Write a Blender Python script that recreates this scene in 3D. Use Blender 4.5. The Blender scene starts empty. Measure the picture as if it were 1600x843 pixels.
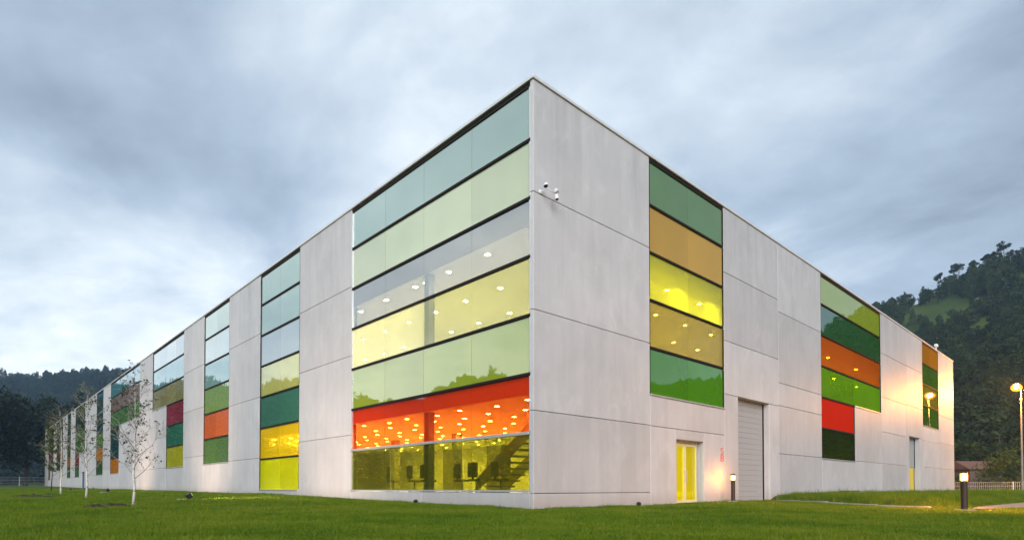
import bpy, bmesh, math, random
import numpy as np
from mathutils import Vector, Matrix, Euler
R = math.radians
random.seed(7); rng = np.random.default_rng(7)
S = bpy.context.scene
C = S.collection

# ------------------------------------------------------------------ camera
CAM = Vector((-12.312, -12.279, 0.621)); YAW = 0.820504; PITCH = 0.018758
cd = bpy.data.cameras.new('camera'); co = bpy.data.objects.new('camera', cd); C.objects.link(co)
co.location = CAM; co.rotation_euler = (math.pi/2 + PITCH, 0, YAW - math.pi/2)
cd.sensor_width = 36; cd.lens = 914.589/1600*36; cd.shift_y = (745.11-421.5)/1600
cd.clip_start = 0.1; cd.clip_end = 6000
S.camera = co

# ------------------------------------------------------------------ light, sky, exposure
SUN_AZ, SUN_EL = 226.0, 24.0
S.view_settings.view_transform = 'Standard'; S.view_settings.look = 'None'
S.view_settings.gamma = 1; S.view_settings.use_curve_mapping = False
S.view_settings.exposure = 1.69
S.cycles.max_bounces = 10; S.cycles.transparent_max_bounces = 24; S.cycles.diffuse_bounces = 4
S.cycles.use_denoising = True; S.cycles.sample_clamp_indirect = 6
sdir = Vector((math.cos(R(SUN_EL))*math.cos(R(SUN_AZ)), math.cos(R(SUN_EL))*math.sin(R(SUN_AZ)), math.sin(R(SUN_EL))))
sl = bpy.data.lights.new('sun', 'SUN'); so = bpy.data.objects.new('sun', sl); C.objects.link(so)
sl.energy = 1.4; sl.angle = R(50); sl.color = (1, .965, .955)
so.rotation_euler = sdir.to_track_quat('Z', 'Y').to_euler(); so.location = (-40, -40, 60)
W = bpy.data.worlds.new('World'); S.world = W; W.use_nodes = True
wt = W.node_tree; wt.nodes.clear()
def wn(t, **k):
    n = wt.nodes.new(t)
    for a, v in k.items(): setattr(n, a, v)
    return n
def wl(a, b): wt.links.new(a, b)
sky = wn('ShaderNodeTexSky', sky_type='NISHITA', sun_disc=False)
sky.sun_elevation = R(SUN_EL); sky.sun_rotation = R(90-SUN_AZ); sky.altitude = 100; sky.dust_density = 2.0
tc = wn('ShaderNodeTexCoord'); sx = wn('ShaderNodeSeparateXYZ'); wl(tc.outputs['Generated'], sx.inputs[0])
def wm(op, a, b=None, c=None, clamp=False):
    n = wn('ShaderNodeMath', operation=op, use_clamp=clamp)
    for i, v in enumerate((a, b, c)):
        if v is None: continue
        if hasattr(v, 'links'): wl(v, n.inputs[i])
        else: n.inputs[i].default_value = v
    return n.outputs[0]
zc = wm('MAXIMUM', sx.outputs[2], 0.0)
den = wm('ADD', zc, 0.16)
cu = wn('ShaderNodeCombineXYZ'); wl(wm('DIVIDE', sx.outputs[0], den), cu.inputs[0]); wl(wm('DIVIDE', sx.outputs[1], den), cu.inputs[1]); cu.inputs[2].default_value = 3.7
def wnoise(scale, det, rough, dist, off):
    mp = wn('ShaderNodeMapping'); mp.inputs['Location'].default_value = off; mp.inputs['Scale'].default_value = (1, .75, 1); mp.inputs['Rotation'].default_value = (0, 0, .5)
    wl(cu.outputs[0], mp.inputs[0])
    n = wn('ShaderNodeTexNoise'); n.inputs['Scale'].default_value = scale; n.inputs['Detail'].default_value = det
    n.inputs['Roughness'].default_value = rough; n.inputs['Distortion'].default_value = dist; wl(mp.outputs[0], n.inputs['Vector']); return n.outputs[0]
SK = (-2.77, -4.26)
n1 = wnoise(0.60, 5, .55, .15, (SK[0], SK[1], 0)); n2 = wnoise(2.0, 10, .6, .25, (SK[1]+5, SK[0]-3, 0))
nn = wm('ADD', wm('MULTIPLY', n1, .64), wm('MULTIPLY', n2, .36))
hor = wm('POWER', wm('SUBTRACT', 1.0, zc), 3.5)                      # paler towards the horizon
vd = wn('ShaderNodeVectorMath', operation='DOT_PRODUCT'); wl(tc.outputs['Generated'], vd.inputs[0])
vd.inputs[1].default_value = (math.cos(R(135)), math.sin(R(135)), 0.0)  # brighter on the evening side
val = wm('ADD', wm('ADD', wm('MULTIPLY', wm('SUBTRACT', nn, .5), 3.1), wm('MULTIPLY', hor, .46)), wm('ADD', wm('MULTIPLY', vd.outputs['Value'], .33), .345))
ramp = wn('ShaderNodeValToRGB'); wl(val, ramp.inputs[0])
e = ramp.color_ramp.elements
e[0].position = 0.0; e[0].color = (.080, .098, .120, 1); e[1].position = 1.0; e[1].color = (.39, .388, .384, 1)
for ps, c in ((.28, (.122, .149, .182)), (.55, (.190, .216, .242)), (.80, (.275, .293, .310))):
    x = e.new(ps); x.color = (*c, 1)
gain = wn('ShaderNodeVectorMath', operation='SCALE'); gain.inputs['Scale'].default_value = 11.8; wl(ramp.outputs[0], gain.inputs[0])
mx = wn('ShaderNodeMix', data_type='RGBA'); mx.inputs['Factor'].default_value = .93
wl(sky.outputs[0], mx.inputs['A']); wl(gain.outputs[0], mx.inputs['B'])
bg = wn('ShaderNodeBackground'); bg.inputs[1].default_value = .1; wl(mx.outputs['Result'], bg.inputs[0])
wo = wn('ShaderNodeOutputWorld'); wl(bg.outputs[0], wo.inputs[0])

# ------------------------------------------------------------------ helpers
def link(o, parent=None):
    C.objects.link(o)
    if parent is not None: o.parent = parent
    return o
def tag(o, label=None, cat=None, group=None, kind=None):
    if label: o['label'] = label
    if cat: o['category'] = cat
    if group: o['group'] = group
    if kind: o['kind'] = kind
    return o
def empty(name, loc=(0, 0, 0), rz=0, parent=None):
    o = bpy.data.objects.new(name, None); o.empty_display_size = .3; o.location = loc; o.rotation_euler = (0, 0, rz); return link(o, parent)
class MB:
    def __init__(s): s.v = []; s.f = []
    def add(s, vs, fs):
        b = len(s.v); s.v += [tuple(v) for v in vs]; s.f += [tuple(b+i for i in f) for f in fs]; return s
    def box(s, x0, x1, y0, y1, z0, z1, b=0.0):
        if b <= 0:
            vs = [(x, y, z) for z in (z0, z1) for y in (y0, y1) for x in (x0, x1)]
            return s.add(vs, [(0, 2, 3, 1), (4, 5, 7, 6), (0, 1, 5, 4), (2, 6, 7, 3), (0, 4, 6, 2), (1, 3, 7, 5)])
        bm = bmesh.new(); bmesh.ops.create_cube(bm, size=1)
        for v in bm.verts: v.co = Vector(((x0+x1)/2+v.co.x*(x1-x0), (y0+y1)/2+v.co.y*(y1-y0), (z0+z1)/2+v.co.z*(z1-z0)))
        bmesh.ops.bevel(bm, geom=bm.edges[:], offset=b, segments=1, affect='EDGES')
        bm.verts.index_update(); s.add([v.co[:] for v in bm.verts], [[v.index for v in f.verts] for f in bm.faces]); bm.free(); return s
    def tube(s, pts, rads, n=8, cap=True):
        pts = [Vector(p) for p in pts]; b = len(s.v); prev = None
        for i, p in enumerate(pts):
            d = (pts[min(i+1, len(pts)-1)] - pts[max(i-1, 0)]).normalized()
            a = Vector((1, 0, 0)) if abs(d.x) < .9 else Vector((0, 1, 0))
            if prev is not None: a = prev
            u = (a - d*a.dot(d)).normalized(); w = d.cross(u); prev = u
            for k in range(n):
                t = 2*math.pi*k/n; q = p + (u*math.cos(t)+w*math.sin(t))*rads[i]; s.v.append(q[:])
        for i in range(len(pts)-1):
            for k in range(n):
                k2 = (k+1) % n; s.f.append((b+i*n+k, b+i*n+k2, b+(i+1)*n+k2, b+(i+1)*n+k))
        if cap:
            s.f.append(tuple(b+k for k in range(n))[::-1]); s.f.append(tuple(b+(len(pts)-1)*n+k for k in range(n)))
        return s
    def lathe(s, prof, n=20, c=(0, 0)):
        b = len(s.v)
        for r, z in prof:
            for k in range(n):
                t = 2*math.pi*k/n; s.v.append((c[0]+r*math.cos(t), c[1]+r*math.sin(t), z))
        for i in range(len(prof)-1):
            for k in range(n):
                k2 = (k+1) % n; s.f.append((b+i*n+k, b+i*n+k2, b+(i+1)*n+k2, b+(i+1)*n+k))
        s.f.append(tuple(b+k for k in range(n))[::-1]); s.f.append(tuple(b+(len(prof)-1)*n+k for k in range(n)))
        return s
    def build(s, name, mat, parent=None, smooth=False):
        me = bpy.data.meshes.new(name); me.from_pydata(s.v, [], s.f); me.materials.append(mat); me.update()
        if smooth: me.polygons.foreach_set('use_smooth', [True]*len(me.polygons))
        return link(bpy.data.objects.new(name, me), parent)
def np_mesh(name, v, quads, mat, smooth=False):
    me = bpy.data.meshes.new(name); nv, nf = len(v), len(quads)
    me.vertices.add(nv); me.vertices.foreach_set('co', np.asarray(v, np.float32).ravel())
    k = quads.shape[1]; me.loops.add(nf*k); me.loops.foreach_set('vertex_index', quads.astype(np.int32).ravel())
    me.polygons.add(nf); me.polygons.foreach_set('loop_start', np.arange(0, nf*k, k, dtype=np.int32)); me.polygons.foreach_set('loop_total', np.full(nf, k, np.int32))
    if smooth: me.polygons.foreach_set('use_smooth', np.ones(nf, bool))
    me.materials.append(mat); me.update(calc_edges=True); me.validate(); return me
def copy_tree(o, parent=None):
    c = o.copy(); link(c, parent)
    for ch in list(o.children): copy_tree(ch, c)
    return c

# ------------------------------------------------------------------ materials
class MT:
    def __init__(s, name):
        s.m = bpy.data.materials.new(name); s.m.use_nodes = True; s.t = s.m.node_tree
        s.b = s.t.nodes['Principled BSDF']; s.o = s.t.nodes['Material Output']
    def n(s, t, **k):
        x = s.t.nodes.new(t)
        for a, v in k.items(): setattr(x, a, v)
        return x
    def l(s, a, b): s.t.links.new(a, b)
    def math(s, op, a, b=None, clamp=False):
        n = s.n('ShaderNodeMath', operation=op, use_clamp=clamp)
        for i, v in enumerate((a, b)):
            if v is None: continue
            if hasattr(v, 'links'): s.l(v, n.inputs[i])
            else: n.inputs[i].default_value = v
        return n.outputs[0]
    def noise(s, scale, det=4, rough=.5, sc=(1, 1, 1), space='Object', dist=0.0):
        t = s.n('ShaderNodeTexCoord'); mp = s.n('ShaderNodeMapping'); mp.inputs['Scale'].default_value = sc
        if space == 'World':
            g = s.n('ShaderNodeNewGeometry'); s.l(g.outputs['Position'], mp.inputs[0])
        else: s.l(t.outputs[space], mp.inputs[0])
        n = s.n('ShaderNodeTexNoise'); n.inputs['Scale'].default_value = scale; n.inputs['Detail'].default_value = det; n.inputs['Roughness'].default_value = rough
        n.inputs['Distortion'].default_value = dist
        s.l(mp.outputs[0], n.inputs['Vector']); return n.outputs[0]
    def ramp(s, fac, stops):
        r = s.n('ShaderNodeValToRGB'); s.l(fac, r.inputs[0]); e = r.color_ramp.elements
        while len(e) < len(stops): e.new(.5)
        for x, (p, c) in zip(e, stops): x.position = p; x.color = (*c, 1) if len(c) == 3 else c
        return r.outputs[0]
    def mix(s, fac, a, b, typ='MIX'):
        n = s.n('ShaderNodeMix', data_type='RGBA', blend_type=typ)
        for k, v in (('Factor', fac), ('A', a), ('B', b)):
            if hasattr(v, 'links'): s.l(v, n.inputs[k])
            elif k == 'Factor': n.inputs[k].default_value = v
            else: n.inputs[k].default_value = (*v, 1)
        return n.outputs['Result']
    def bump(s, h, strength, dist):
        b = s.n('ShaderNodeBump'); b.inputs['Strength'].default_value = strength; b.inputs['Distance'].default_value = dist
        s.l(h, b.inputs['Height']); return b.outputs[0]
def lin(r, g, b):
    f = lambda c: (c/255/12.92 if c/255 <= .04045 else ((c/255+.055)/1.055)**2.4)
    return (f(r), f(g), f(b))
def plain(name, col, rough=.6, metal=0, var=.12, scale=6, bump=.0, spec=.5):
    m = MT(name); nz = m.noise(scale, 5, .6)
    c = m.mix(nz, tuple(x*(1-var) for x in col), tuple(min(1, x*(1+var)) for x in col))
    m.l(c, m.b.inputs['Base Color']); m.b.inputs['Metallic'].default_value = metal
    m.b.inputs['Specular IOR Level'].default_value = spec
    r = m.math('ADD', m.math('MULTIPLY', nz, .2), rough-.1); m.l(r, m.b.inputs['Roughness'])
    if bump: m.l(m.bump(nz, .4, bump), m.b.inputs['Normal'])
    return m.m
def emit(name, col, st):
    m = MT(name); m.t.nodes.remove(m.b); e = m.n('ShaderNodeEmission'); e.inputs[0].default_value = (*col, 1); e.inputs[1].default_value = st
    m.l(e.outputs[0], m.o.inputs[0]); return m.m

def concrete():
    m = MT('precast_concrete')
    oi = m.n('ShaderNodeObjectInfo')
    big = m.noise(.55, 5, .62, (1, 1, .7), 'World', .6)
    streak = m.noise(2.6, 5, .65, (1, 1, .09), 'World')
    fine = m.noise(26, 5, .7, (1, 1, 1), 'World')
    blot = m.noise(1.15, 7, .72, (1, 1, .75), 'World', 1.0)
    c = m.ramp(big, [(.25, (.39, .388, .397)), (.5, (.445, .441, .449)), (.75, (.50, .494, .50))])
    c = m.mix(m.math('MULTIPLY', m.ramp(streak, [(.42, (0, 0, 0)), (.72, (1, 1, 1))]), .30), c, (.29, .288, .30))
    c = m.mix(m.math('MULTIPLY', m.ramp(blot, [(.52, (0, 0, 0)), (.72, (1, 1, 1))]), .45), c, (.58, .57, .568))
    c = m.mix(m.math('MULTIPLY', fine, .16), c, (.33, .33, .34))
    # rain-dirt splash just above the ground and each panel's own cast
    g = m.n('ShaderNodeNewGeometry'); sp = m.n('ShaderNodeSeparateXYZ'); m.l(g.outputs['Position'], sp.inputs[0])
    h = m.math('SUBTRACT', sp.outputs[2], m.math('MULTIPLY', sp.outputs[1], .006))
    d = m.math('SUBTRACT', .85, m.math('DIVIDE', h, m.math('ADD', .25, m.math('MULTIPLY', blot, .9))), clamp=True)
    c = m.mix(m.math('MULTIPLY', d, .55), c, (.25, .215, .17))
    dn = m.noise(1.6, 4, .6, (1, 1, .035), 'World'); td = m.math('MULTIPLY', m.math('SUBTRACT', sp.outputs[2], 9.2), .27, clamp=True)
    c = m.mix(m.math('MULTIPLY', m.math('MULTIPLY', m.ramp(dn, [(.50, (0, 0, 0)), (.66, (1, 1, 1))]), td), .28), c, (.20, .195, .19))
    pv = m.math('ADD', .91, m.math('MULTIPLY', oi.outputs['Random'], .17))
    cc = m.n('ShaderNodeVectorMath', operation='SCALE'); m.l(c, cc.inputs[0]); m.l(pv, cc.inputs['Scale'])
    m.l(cc.outputs[0], m.b.inputs['Base Color'])
    m.l(m.math('ADD', .40, m.math('MULTIPLY', blot, .22)), m.b.inputs['Roughness'])
    hb = m.math('ADD', m.math('MULTIPLY', fine, .35), m.math('MULTIPLY', blot, .65))
    m.l(m.bump(hb, .35, .012), m.b.inputs['Normal'])
    return m.m
def lawn_mat():
    m = MT('lawn_soil_and_turf')
    a = m.noise(.35, 6, .6, space='World', dist=.8); b = m.noise(4.5, 6, .7, space='World'); f = m.noise(45, 4, .8, space='World')
    c = m.ramp(a, [(.3, (.040, .082, .008)), (.5, (.058, .105, .010)), (.7, (.09, .135, .016))])
    c = m.mix(m.math('MULTIPLY', m.ramp(b, [(.45, (0, 0, 0)), (.75, (1, 1, 1))]), .5), c, (.085, .105, .02))
    c = m.mix(m.math('MULTIPLY', f, .45), c, (.018, .034, .006))
    g = m.n('ShaderNodeNewGeometry'); mx_ = m.n('ShaderNodeVectorMath', operation='MINIMUM'); m.l(g.outputs['Position'], mx_.inputs[0]); mx_.inputs[1].default_value = (0, 0, 0)
    fl = m.n('ShaderNodeVectorMath', operation='MULTIPLY'); m.l(mx_.outputs[0], fl.inputs[0]); fl.inputs[1].default_value = (1, 1, 0)
    ln = m.n('ShaderNodeVectorMath', operation='LENGTH'); m.l(fl.outputs[0], ln.inputs[0])
    edge = m.math('SUBTRACT', 1.15, m.math('DIVIDE', ln.outputs['Value'], m.math('ADD', .12, m.math('MULTIPLY', b, .6))), clamp=True)   # trodden soil along the wall foot
    c = m.mix(m.math('MULTIPLY', edge, .8), c, (.075, .055, .034))
    m.l(c, m.b.inputs['Base Color']); m.b.inputs['Roughness'].default_value = .9; m.b.inputs['Specular IOR Level'].default_value = .15
    m.l(m.bump(m.math('ADD', f, m.math('MULTIPLY', b, 1.5)), .8, .05), m.b.inputs['Normal'])
    return m.m
def leafmat(name, cols, trans=.35, rough=.6):
    m = MT(name); oi = m.n('ShaderNodeObjectInfo'); nz = m.noise(1.3, 3, .6)
    v = m.math('ADD', m.math('MULTIPLY', oi.outputs['Random'], .55), m.math('MULTIPLY', nz, .5))
    c = m.ramp(v, [(.15+.7*i/(len(cols)-1), k) for i, k in enumerate(cols)])
    m.l(c, m.b.inputs['Base Color']); m.b.inputs['Roughness'].default_value = rough; m.b.inputs['Specular IOR Level'].default_value = .25
    t = m.n('ShaderNodeBsdfTranslucent'); m.l(c, t.inputs[0]); x = m.n('ShaderNodeMixShader'); x.inputs[0].default_value = trans
    m.l(m.b.outputs[0], x.inputs[1]); m.l(t.outputs[0], x.inputs[2]); m.l(x.outputs[0], m.o.inputs[0]); return m.m
_pm = {}
def pane_mat(body, tint=None, clear=0.0, r0=.10, trans=.0, f90=.95):
    """coloured laminated facade glass: mirror coat over a coloured film that lets part of the room through"""
    key = (body, tint, clear, r0, trans, f90)
    if key in _pm: return _pm[key]
    m = MT('coloured_glass'); m.t.nodes.remove(m.b)
    lw = m.n('ShaderNodeLayerWeight'); lw.inputs['Blend'].default_value = .5
    geo = m.n('ShaderNodeNewGeometry'); front = m.math('SUBTRACT', 1.0, geo.outputs['Backfacing'])
    F = m.math('MULTIPLY', m.math('ADD', r0, m.math('MULTIPLY', m.math('POWER', lw.outputs['Facing'], 2.3), f90-r0)), front)
    gl = m.n('ShaderNodeBsdfGlossy'); gl.inputs['Roughness'].default_value = .012; gl.inputs['Color'].default_value = (.95, .98, 1, 1)
    wav = m.noise(.42, 2, .5, space='World'); bp = m.bump(wav, .18, .05); m.l(bp, gl.inputs['Normal'])
    oi = m.n('ShaderNodeObjectInfo'); pv = m.math('ADD', .86, m.math('MULTIPLY', oi.outputs['Random'], .28))
    nz = m.noise(.6, 3, .5, space='World'); pv = m.math('MULTIPLY', pv, m.math('ADD', .88, m.math('MULTIPLY', nz, .24)))
    bc = m.n('ShaderNodeVectorMath', operation='SCALE'); bc.inputs[0].default_value = body; m.l(pv, bc.inputs['Scale'])
    df = m.n('ShaderNodeBsdfDiffuse'); m.l(bc.outputs[0], df.inputs[0])
    tl = m.n('ShaderNodeBsdfTranslucent'); m.l(bc.outputs[0], tl.inputs[0])
    bd = m.n('ShaderNodeMixShader'); bd.inputs[0].default_value = trans; m.l(df.outputs[0], bd.inputs[1]); m.l(tl.outputs[0], bd.inputs[2])
    tr = m.n('ShaderNodeBsdfTransparent'); t = tint or body
    tm = m.n('ShaderNodeMix', data_type='RGBA'); m.l(front, tm.inputs['Factor']); tm.inputs['A'].default_value = (1, 1, 1, 1); tm.inputs['B'].default_value = (*t, 1); m.l(tm.outputs['Result'], tr.inputs[0])
    k = m.math('SUBTRACT', 1.0, m.math('MULTIPLY', front, 1-clear)); mix = m.n('ShaderNodeMixShader'); m.l(k, mix.inputs[0]); m.l(bd.outputs[0], mix.inputs[1]); m.l(tr.outputs[0], mix.inputs[2])
    out = m.n('ShaderNodeMixShader'); m.l(F, out.inputs[0]); m.l(mix.outputs[0], out.inputs[1]); m.l(gl.outputs[0], out.inputs[2]); m.l(out.outputs[0], m.o.inputs[0])
    _pm[key] = m.m; return m.m

M_conc = concrete()
M_joint = plain('joint_sealant', (.20, .195, .19), .9)  # the sealant's own even grey, behind the panel joints
M_dark = plain('dark_bronze_aluminium', (.014, .010, .008), .75, .0, .3, 9, 0, .2)
M_alu = plain('satin_aluminium', (.50, .51, .52), .42, .6, .08, 8)
M_cop = plain('zinc_coping', (.58, .59, .60), .5, .15, .12, 3)
M_roof = plain('roof_gravel', (.25, .25, .25), .95, 0, .3, 20)
M_wht = plain('interior_white_paint', (.78, .76, .70), .8, 0, .03, 2)
M_floor = plain('interior_resin_floor', (.60, .58, .52), .5, 0, .06, 2)
M_blk = plain('black_plastic', (.012, .012, .013), .5)
M_whp = plain('white_plastic', (.70, .71, .72), .4)
M_galv = plain('galvanised_steel', (.55, .57, .58), .5, .5, .15, 10)
M_corten = plain('brown_painted_steel', (.035, .018, .012), .55, .2, .35, 14)
M_stone = plain('pale_concrete_block', (.30, .295, .28), .85, 0, .25, 9, .01)
M_soil = plain('bare_soil', (.020, .014, .008), .95, 0, .5, 12, .05)
M_red = plain('red_paint', (.62, .10, .07), .6)
M_gate = plain('grey_roller_slat', (.34, .325, .32), .6, .0, .06, 4)
M_birch = None

# ------------------------------------------------------------------ terrain shape
def lawn_z(x, y):
    x = np.asarray(x, float); y = np.asarray(y, float)
    z = np.interp(y, [-60, -6, 0, 8, 18, 50, 90, 150, 400], [-.05, -.03, 0.0, .12, .27, .42, .68, 1.15, 2.0])
    z = z + .06*np.exp(-((x-11.5)**2+(y+.5)**2)/9.0)
    z = z + .018*np.sin(x*.9+1.3*np.sin(y*.5))*np.sin(y*.8+.6)+.012*np.sin(x*2.3+y*1.1)
    return z
# edge of the raised bed in front of the right wall
KERB = np.array([(15.9, -.55), (14.6, -2.0), (13.0, -3.7), (11.35, -5.9), (10.25, -7.7)])
def bed_h(x, y):
    x = np.asarray(x, float); y = np.asarray(y, float)
    xe = np.interp(y, KERB[::-1, 1], KERB[::-1, 0]); d = x-xe
    inb = np.clip(d/1.2, 0, 1)*np.clip((y+8.3)/1.0, 0, 1)
    return .33*inb*inb*(3-2*inb)*(.8+.2*np.sin(x*1.1)*np.cos(y*.9))
AZ = [-180, -120, -90, -60, -32, -25, -18.7, -16.3, -14.7, -8, 0, 5.6, 9.4, 11.9, 13.6, 15.8, 20, 30, 45, 60, 74, 80.8, 83.3, 84.5, 88.3, 99, 102.5, 106, 109, 111, 114, 118, 122, 124.5, 126.7, 128, 129.5, 131, 134, 145, 160, 180]
EL = [8, 8, 9, 9.5, 10.2, 10.6, 11.4, 13, 14.3, 16.6, 17.8, 17.4, 16.5, 15.6, 15.3, 15.2, 13, 10, 8.5, 8.5, 9.1, 10.0, 9.6, 9.2, 8.7, 8.8, 10.0, 9.2, 10.2, 10.4, 9.6, 8.7, 8.9, 10.5, 11.6, 10.9, 12.4, 11.2, 11.6, 10, 8.5, 8]
def hill_params(az):
    el = np.interp(az, AZ, EL)
    far = np.interp(az, [-180, -60, -30, 25, 60, 180], [1, 1, 0, 0, 1, 1])
    Rr = 335+far*285; r0 = 112+far*130; th = 5.5+far*5.5
    return el, Rr, r0, Rr*np.tan(np.radians(el))-th
def hill_z(x, y):
    dx = np.asarray(x, float)-CAM.x; dy = np.asarray(y, float)-CAM.y
    r = np.hypot(dx, dy); az = np.degrees(np.arctan2(dy, dx))
    el, Rr, r0, H = hill_params(az)
    t = np.clip((r-r0)/(Rr-r0), 0, 1); s = t**1.25*(1.0-.10*(1-t))
    z = H*s
    z = z - np.clip(r-Rr, 0, None)*.12
    z = z + t*(1-t)*4*(2.2*np.sin(x*.041+y*.02)+1.6*np.sin(y*.06-x*.017))*np.where(Rr > 500, 2.5, 1)
    return z - 1.2*(1-t)*np.clip((r-r0)/20+1, 0, 1)*0

def polar_sheet(name, rs, azs, zf, mat):
    A, Rr = np.meshgrid(np.radians(azs), rs); x = CAM.x+Rr*np.cos(A); y = CAM.y+Rr*np.sin(A); z = zf(x, y)
    v = np.stack([x.ravel(), y.ravel(), z.ravel()], 1); n, k = A.shape
    i = np.arange(n-1)[:, None]*k+np.arange(k-1)[None]; q = np.stack([i, i+1, i+k+1, i+k], -1).reshape(-1, 4)
    return link(bpy.data.objects.new(name, np_mesh(name, v, q[:, ::1], mat, True)))
M_lawn = lawn_mat()
azs = np.linspace(-180, 180, 541)
rs = np.concatenate([np.linspace(0.05, 4, 6), np.linspace(4.3, 34, 110), np.geomspace(34.5, 420, 60)])
ground = polar_sheet('ground', rs, azs, lambda x, y: lawn_z(x, y)+bed_h(x, y), M_lawn); tag(ground, kind='structure')
mh = MT('hill_meadow_and_undergrowth')
ha = mh.noise(.02, 6, .65, space='World'); hb = mh.noise(.35, 5, .7, space='World')
hc = mh.ramp(ha, [(.35, (.035, .06, .013)), (.55, (.058, .092, .016)), (.7, (.08, .115, .022))])
hc = mh.mix(mh.math('MULTIPLY', hb, .4), hc, (.02, .035, .01)); mh.l(hc, mh.b.inputs['Base Color']); mh.b.inputs['Roughness'].default_value = .95
mh.b.inputs['Specular IOR Level'].default_value = .1; mh.l(mh.bump(hb, .8, 1.0), mh.b.inputs['Normal'])
hills = polar_sheet('hills', np.concatenate([np.linspace(96, 420, 90), np.linspace(428, 900, 50)]), np.linspace(-180, 180, 721), lambda x, y: hill_z(x, y)+lawn_z(x, y)-.25, mh.m)
tag(hills, kind='structure')

# ------------------------------------------------------------------ the building
Z0, DZ = .509, 1.7752
def zrow(k): return Z0+DZ*(7-k)          # top edge of row k (0 = top), zrow(k+1) = bottom edge
TOP = 12.93
B = empty('factory_building')
tag(B, 'long pale concrete factory with bands of coloured glass', 'building')
def PT(face, s, d, z):                   # s along the facade, d inwards from its face
    return (d, s, z) if face == 'L' else (s, d, z)
def fbox(mb, face, s0, s1, d0, d1, z0, z1, b=0.0):
    if face == 'L': return mb.box(d0, d1, s0, s1, z0, z1, b)
    return mb.box(s0, s1, d0, d1, z0, z1, b)
G = .008
def panel(face, s0, s1, z0, z1):
    g0 = -G if s0 <= 0.001 and face == 'L' else G
    mb = MB(); fbox(mb, face, s0+(0 if s0 < .02 else G), s1-G, 0, .136, z0+G, z1-(G if z1 < 12.9 else 0), .012)
    return mb.build('concrete_panel', M_conc, B)
def column(face, s0, s1, joints, zb=-.25, zt=TOP):
    zs = [zb]+[j for j in joints if zb+.1 < j < zt-.1]+[zt]
    for a, b in zip(zs[:-1], zs[1:]): panel(face, s0, s1, a, b)

# colours seen in the panes: (film colour, tint, clear, reflectance)
def P(rgb, clear=0.0, tint=None, r0=.09, trans=.0, f90=.95):
    return pane_mat(tuple(round(x, 4) for x in lin(*rgb)), None if tint is None else tuple(round(x, 4) for x in lin(*tint)), clear, r0, trans, f90)
def window(face, s0, s1, rows, splits, label, sub=None):
    """rows: list of (row index, material or list of materials per pane, s-range or None)"""
    w = empty('window', PT(face, 0, 0, 0), 0, B); w['label'] = label
    for k, mats, rng_ in rows:
        a, b = rng_ or (s0, s1)
        cut = [a]+[c for c in splits if a+.2 < c < b-.2]+[b]
        for i, (p, q) in enumerate(zip(cut[:-1], cut[1:])):
            m = mats[i] if isinstance(mats, list) else mats
            e0 = .05 if i == 0 else .007; e1 = .05 if i == len(cut)-2 else .007
            mb = MB(); fbox(mb, face, p+e0, q-e1, .055, .075, zrow(k+1)+.043, zrow(k)-(.043 if k else .16))
            o = mb.build('pane', m, w)
            # a hair of tilt so that neighbouring panes mirror slightly different things
        # transom under the row
    rr = {}
    for k, mats, rng_ in rows: rr[k] = rng_ or (s0, s1)
    for k in sorted(rr):
        a, b = rr[k]; last = (k+1) not in rr
        m = M_alu if (last or (face == 'L' and s0 < 1 and k == 5)) else M_dark
        if last: mb = MB(); fbox(mb, face, a+.02, b-.02, -.035, .12, zrow(k+1)+.0, zrow(k+1)+.058, .006); mb.build('sill', M_alu, w)
        else:
            mb = MB(); fbox(mb, face, a+.04, b-.04, .0 if m is M_dark else -.02, .10, zrow(k+1)-.046, zrow(k+1)+.046, .006); mb.build('transom', m, w)
            a2, b2 = rr[k+1]
            if a2 > a+.1 or b2 < b-.1:      # sill over the part that ends here
                q0, q1 = (a, a2) if a2 > a+.1 else (b2, b)
                mb = MB(); fbox(mb, face, q0+.02, q1-.02, -.03, -.001, zrow(k+1)-.03, zrow(k+1)+.05, .004); mb.build('sill', M_alu, w)
        if k == 0:
            mb = MB(); fbox(mb, face, a+.02, b-.02, .02, .12, zrow(0)-.165, TOP-.002, .006); mb.build('head_strip', M_dark, w)
        for e, sgn in ((a, 1), (b, -1)):
            mb = MB(); lo, hi = sorted((e+sgn*.002, e+sgn*.052))
            fbox(mb, face, lo, hi, .012, .13, zrow(k+1)+.06, zrow(k)-(.06 if k else .17), .004); mb.build('jamb', M_alu if face == 'L' and s0 < 1 else M_dark, w)
    return w

pale_teal = P((130, 158, 142), r0=.22, f90=.85); pale_grn = P((168, 178, 136), r0=.17, f90=.8)
L1 = dict(s0=.14, s1=11.31)
film = lambda c, t, cl, r0=.09, f90=.95: P(c, cl, t, r0, 0.0, f90)
sky_r3 = film((140, 152, 140), (204, 194, 150), .70, .26)
yel_r4 = film((192, 194, 100), (214, 212, 116), .72, .11, .65); yel_r4o = P((226, 220, 128), .12, (250, 240, 120), .12, .3)
grn_r5 = P((136, 152, 10), r0=.18)
ora_r6 = film((236, 62, 4), (255, 138, 40), .72, .03, .6)
oli_r7 = film((96, 98, 8), (142, 138, 28), .74, .04, .6)
WIN = []
WIN.append(window('L', .14, 11.31, [(0, pale_teal, None), (1, pale_grn, None), (2, sky_r3, None), (3, [yel_r4, yel_r4, yel_r4o, yel_r4o], None), (4, grn_r5, None), (5, ora_r6, None), (6, oli_r7, None)],
       [2.98, 5.81, 8.55], 'widest glass bay, seven rows, red-orange row above a dim olive one'))
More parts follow.
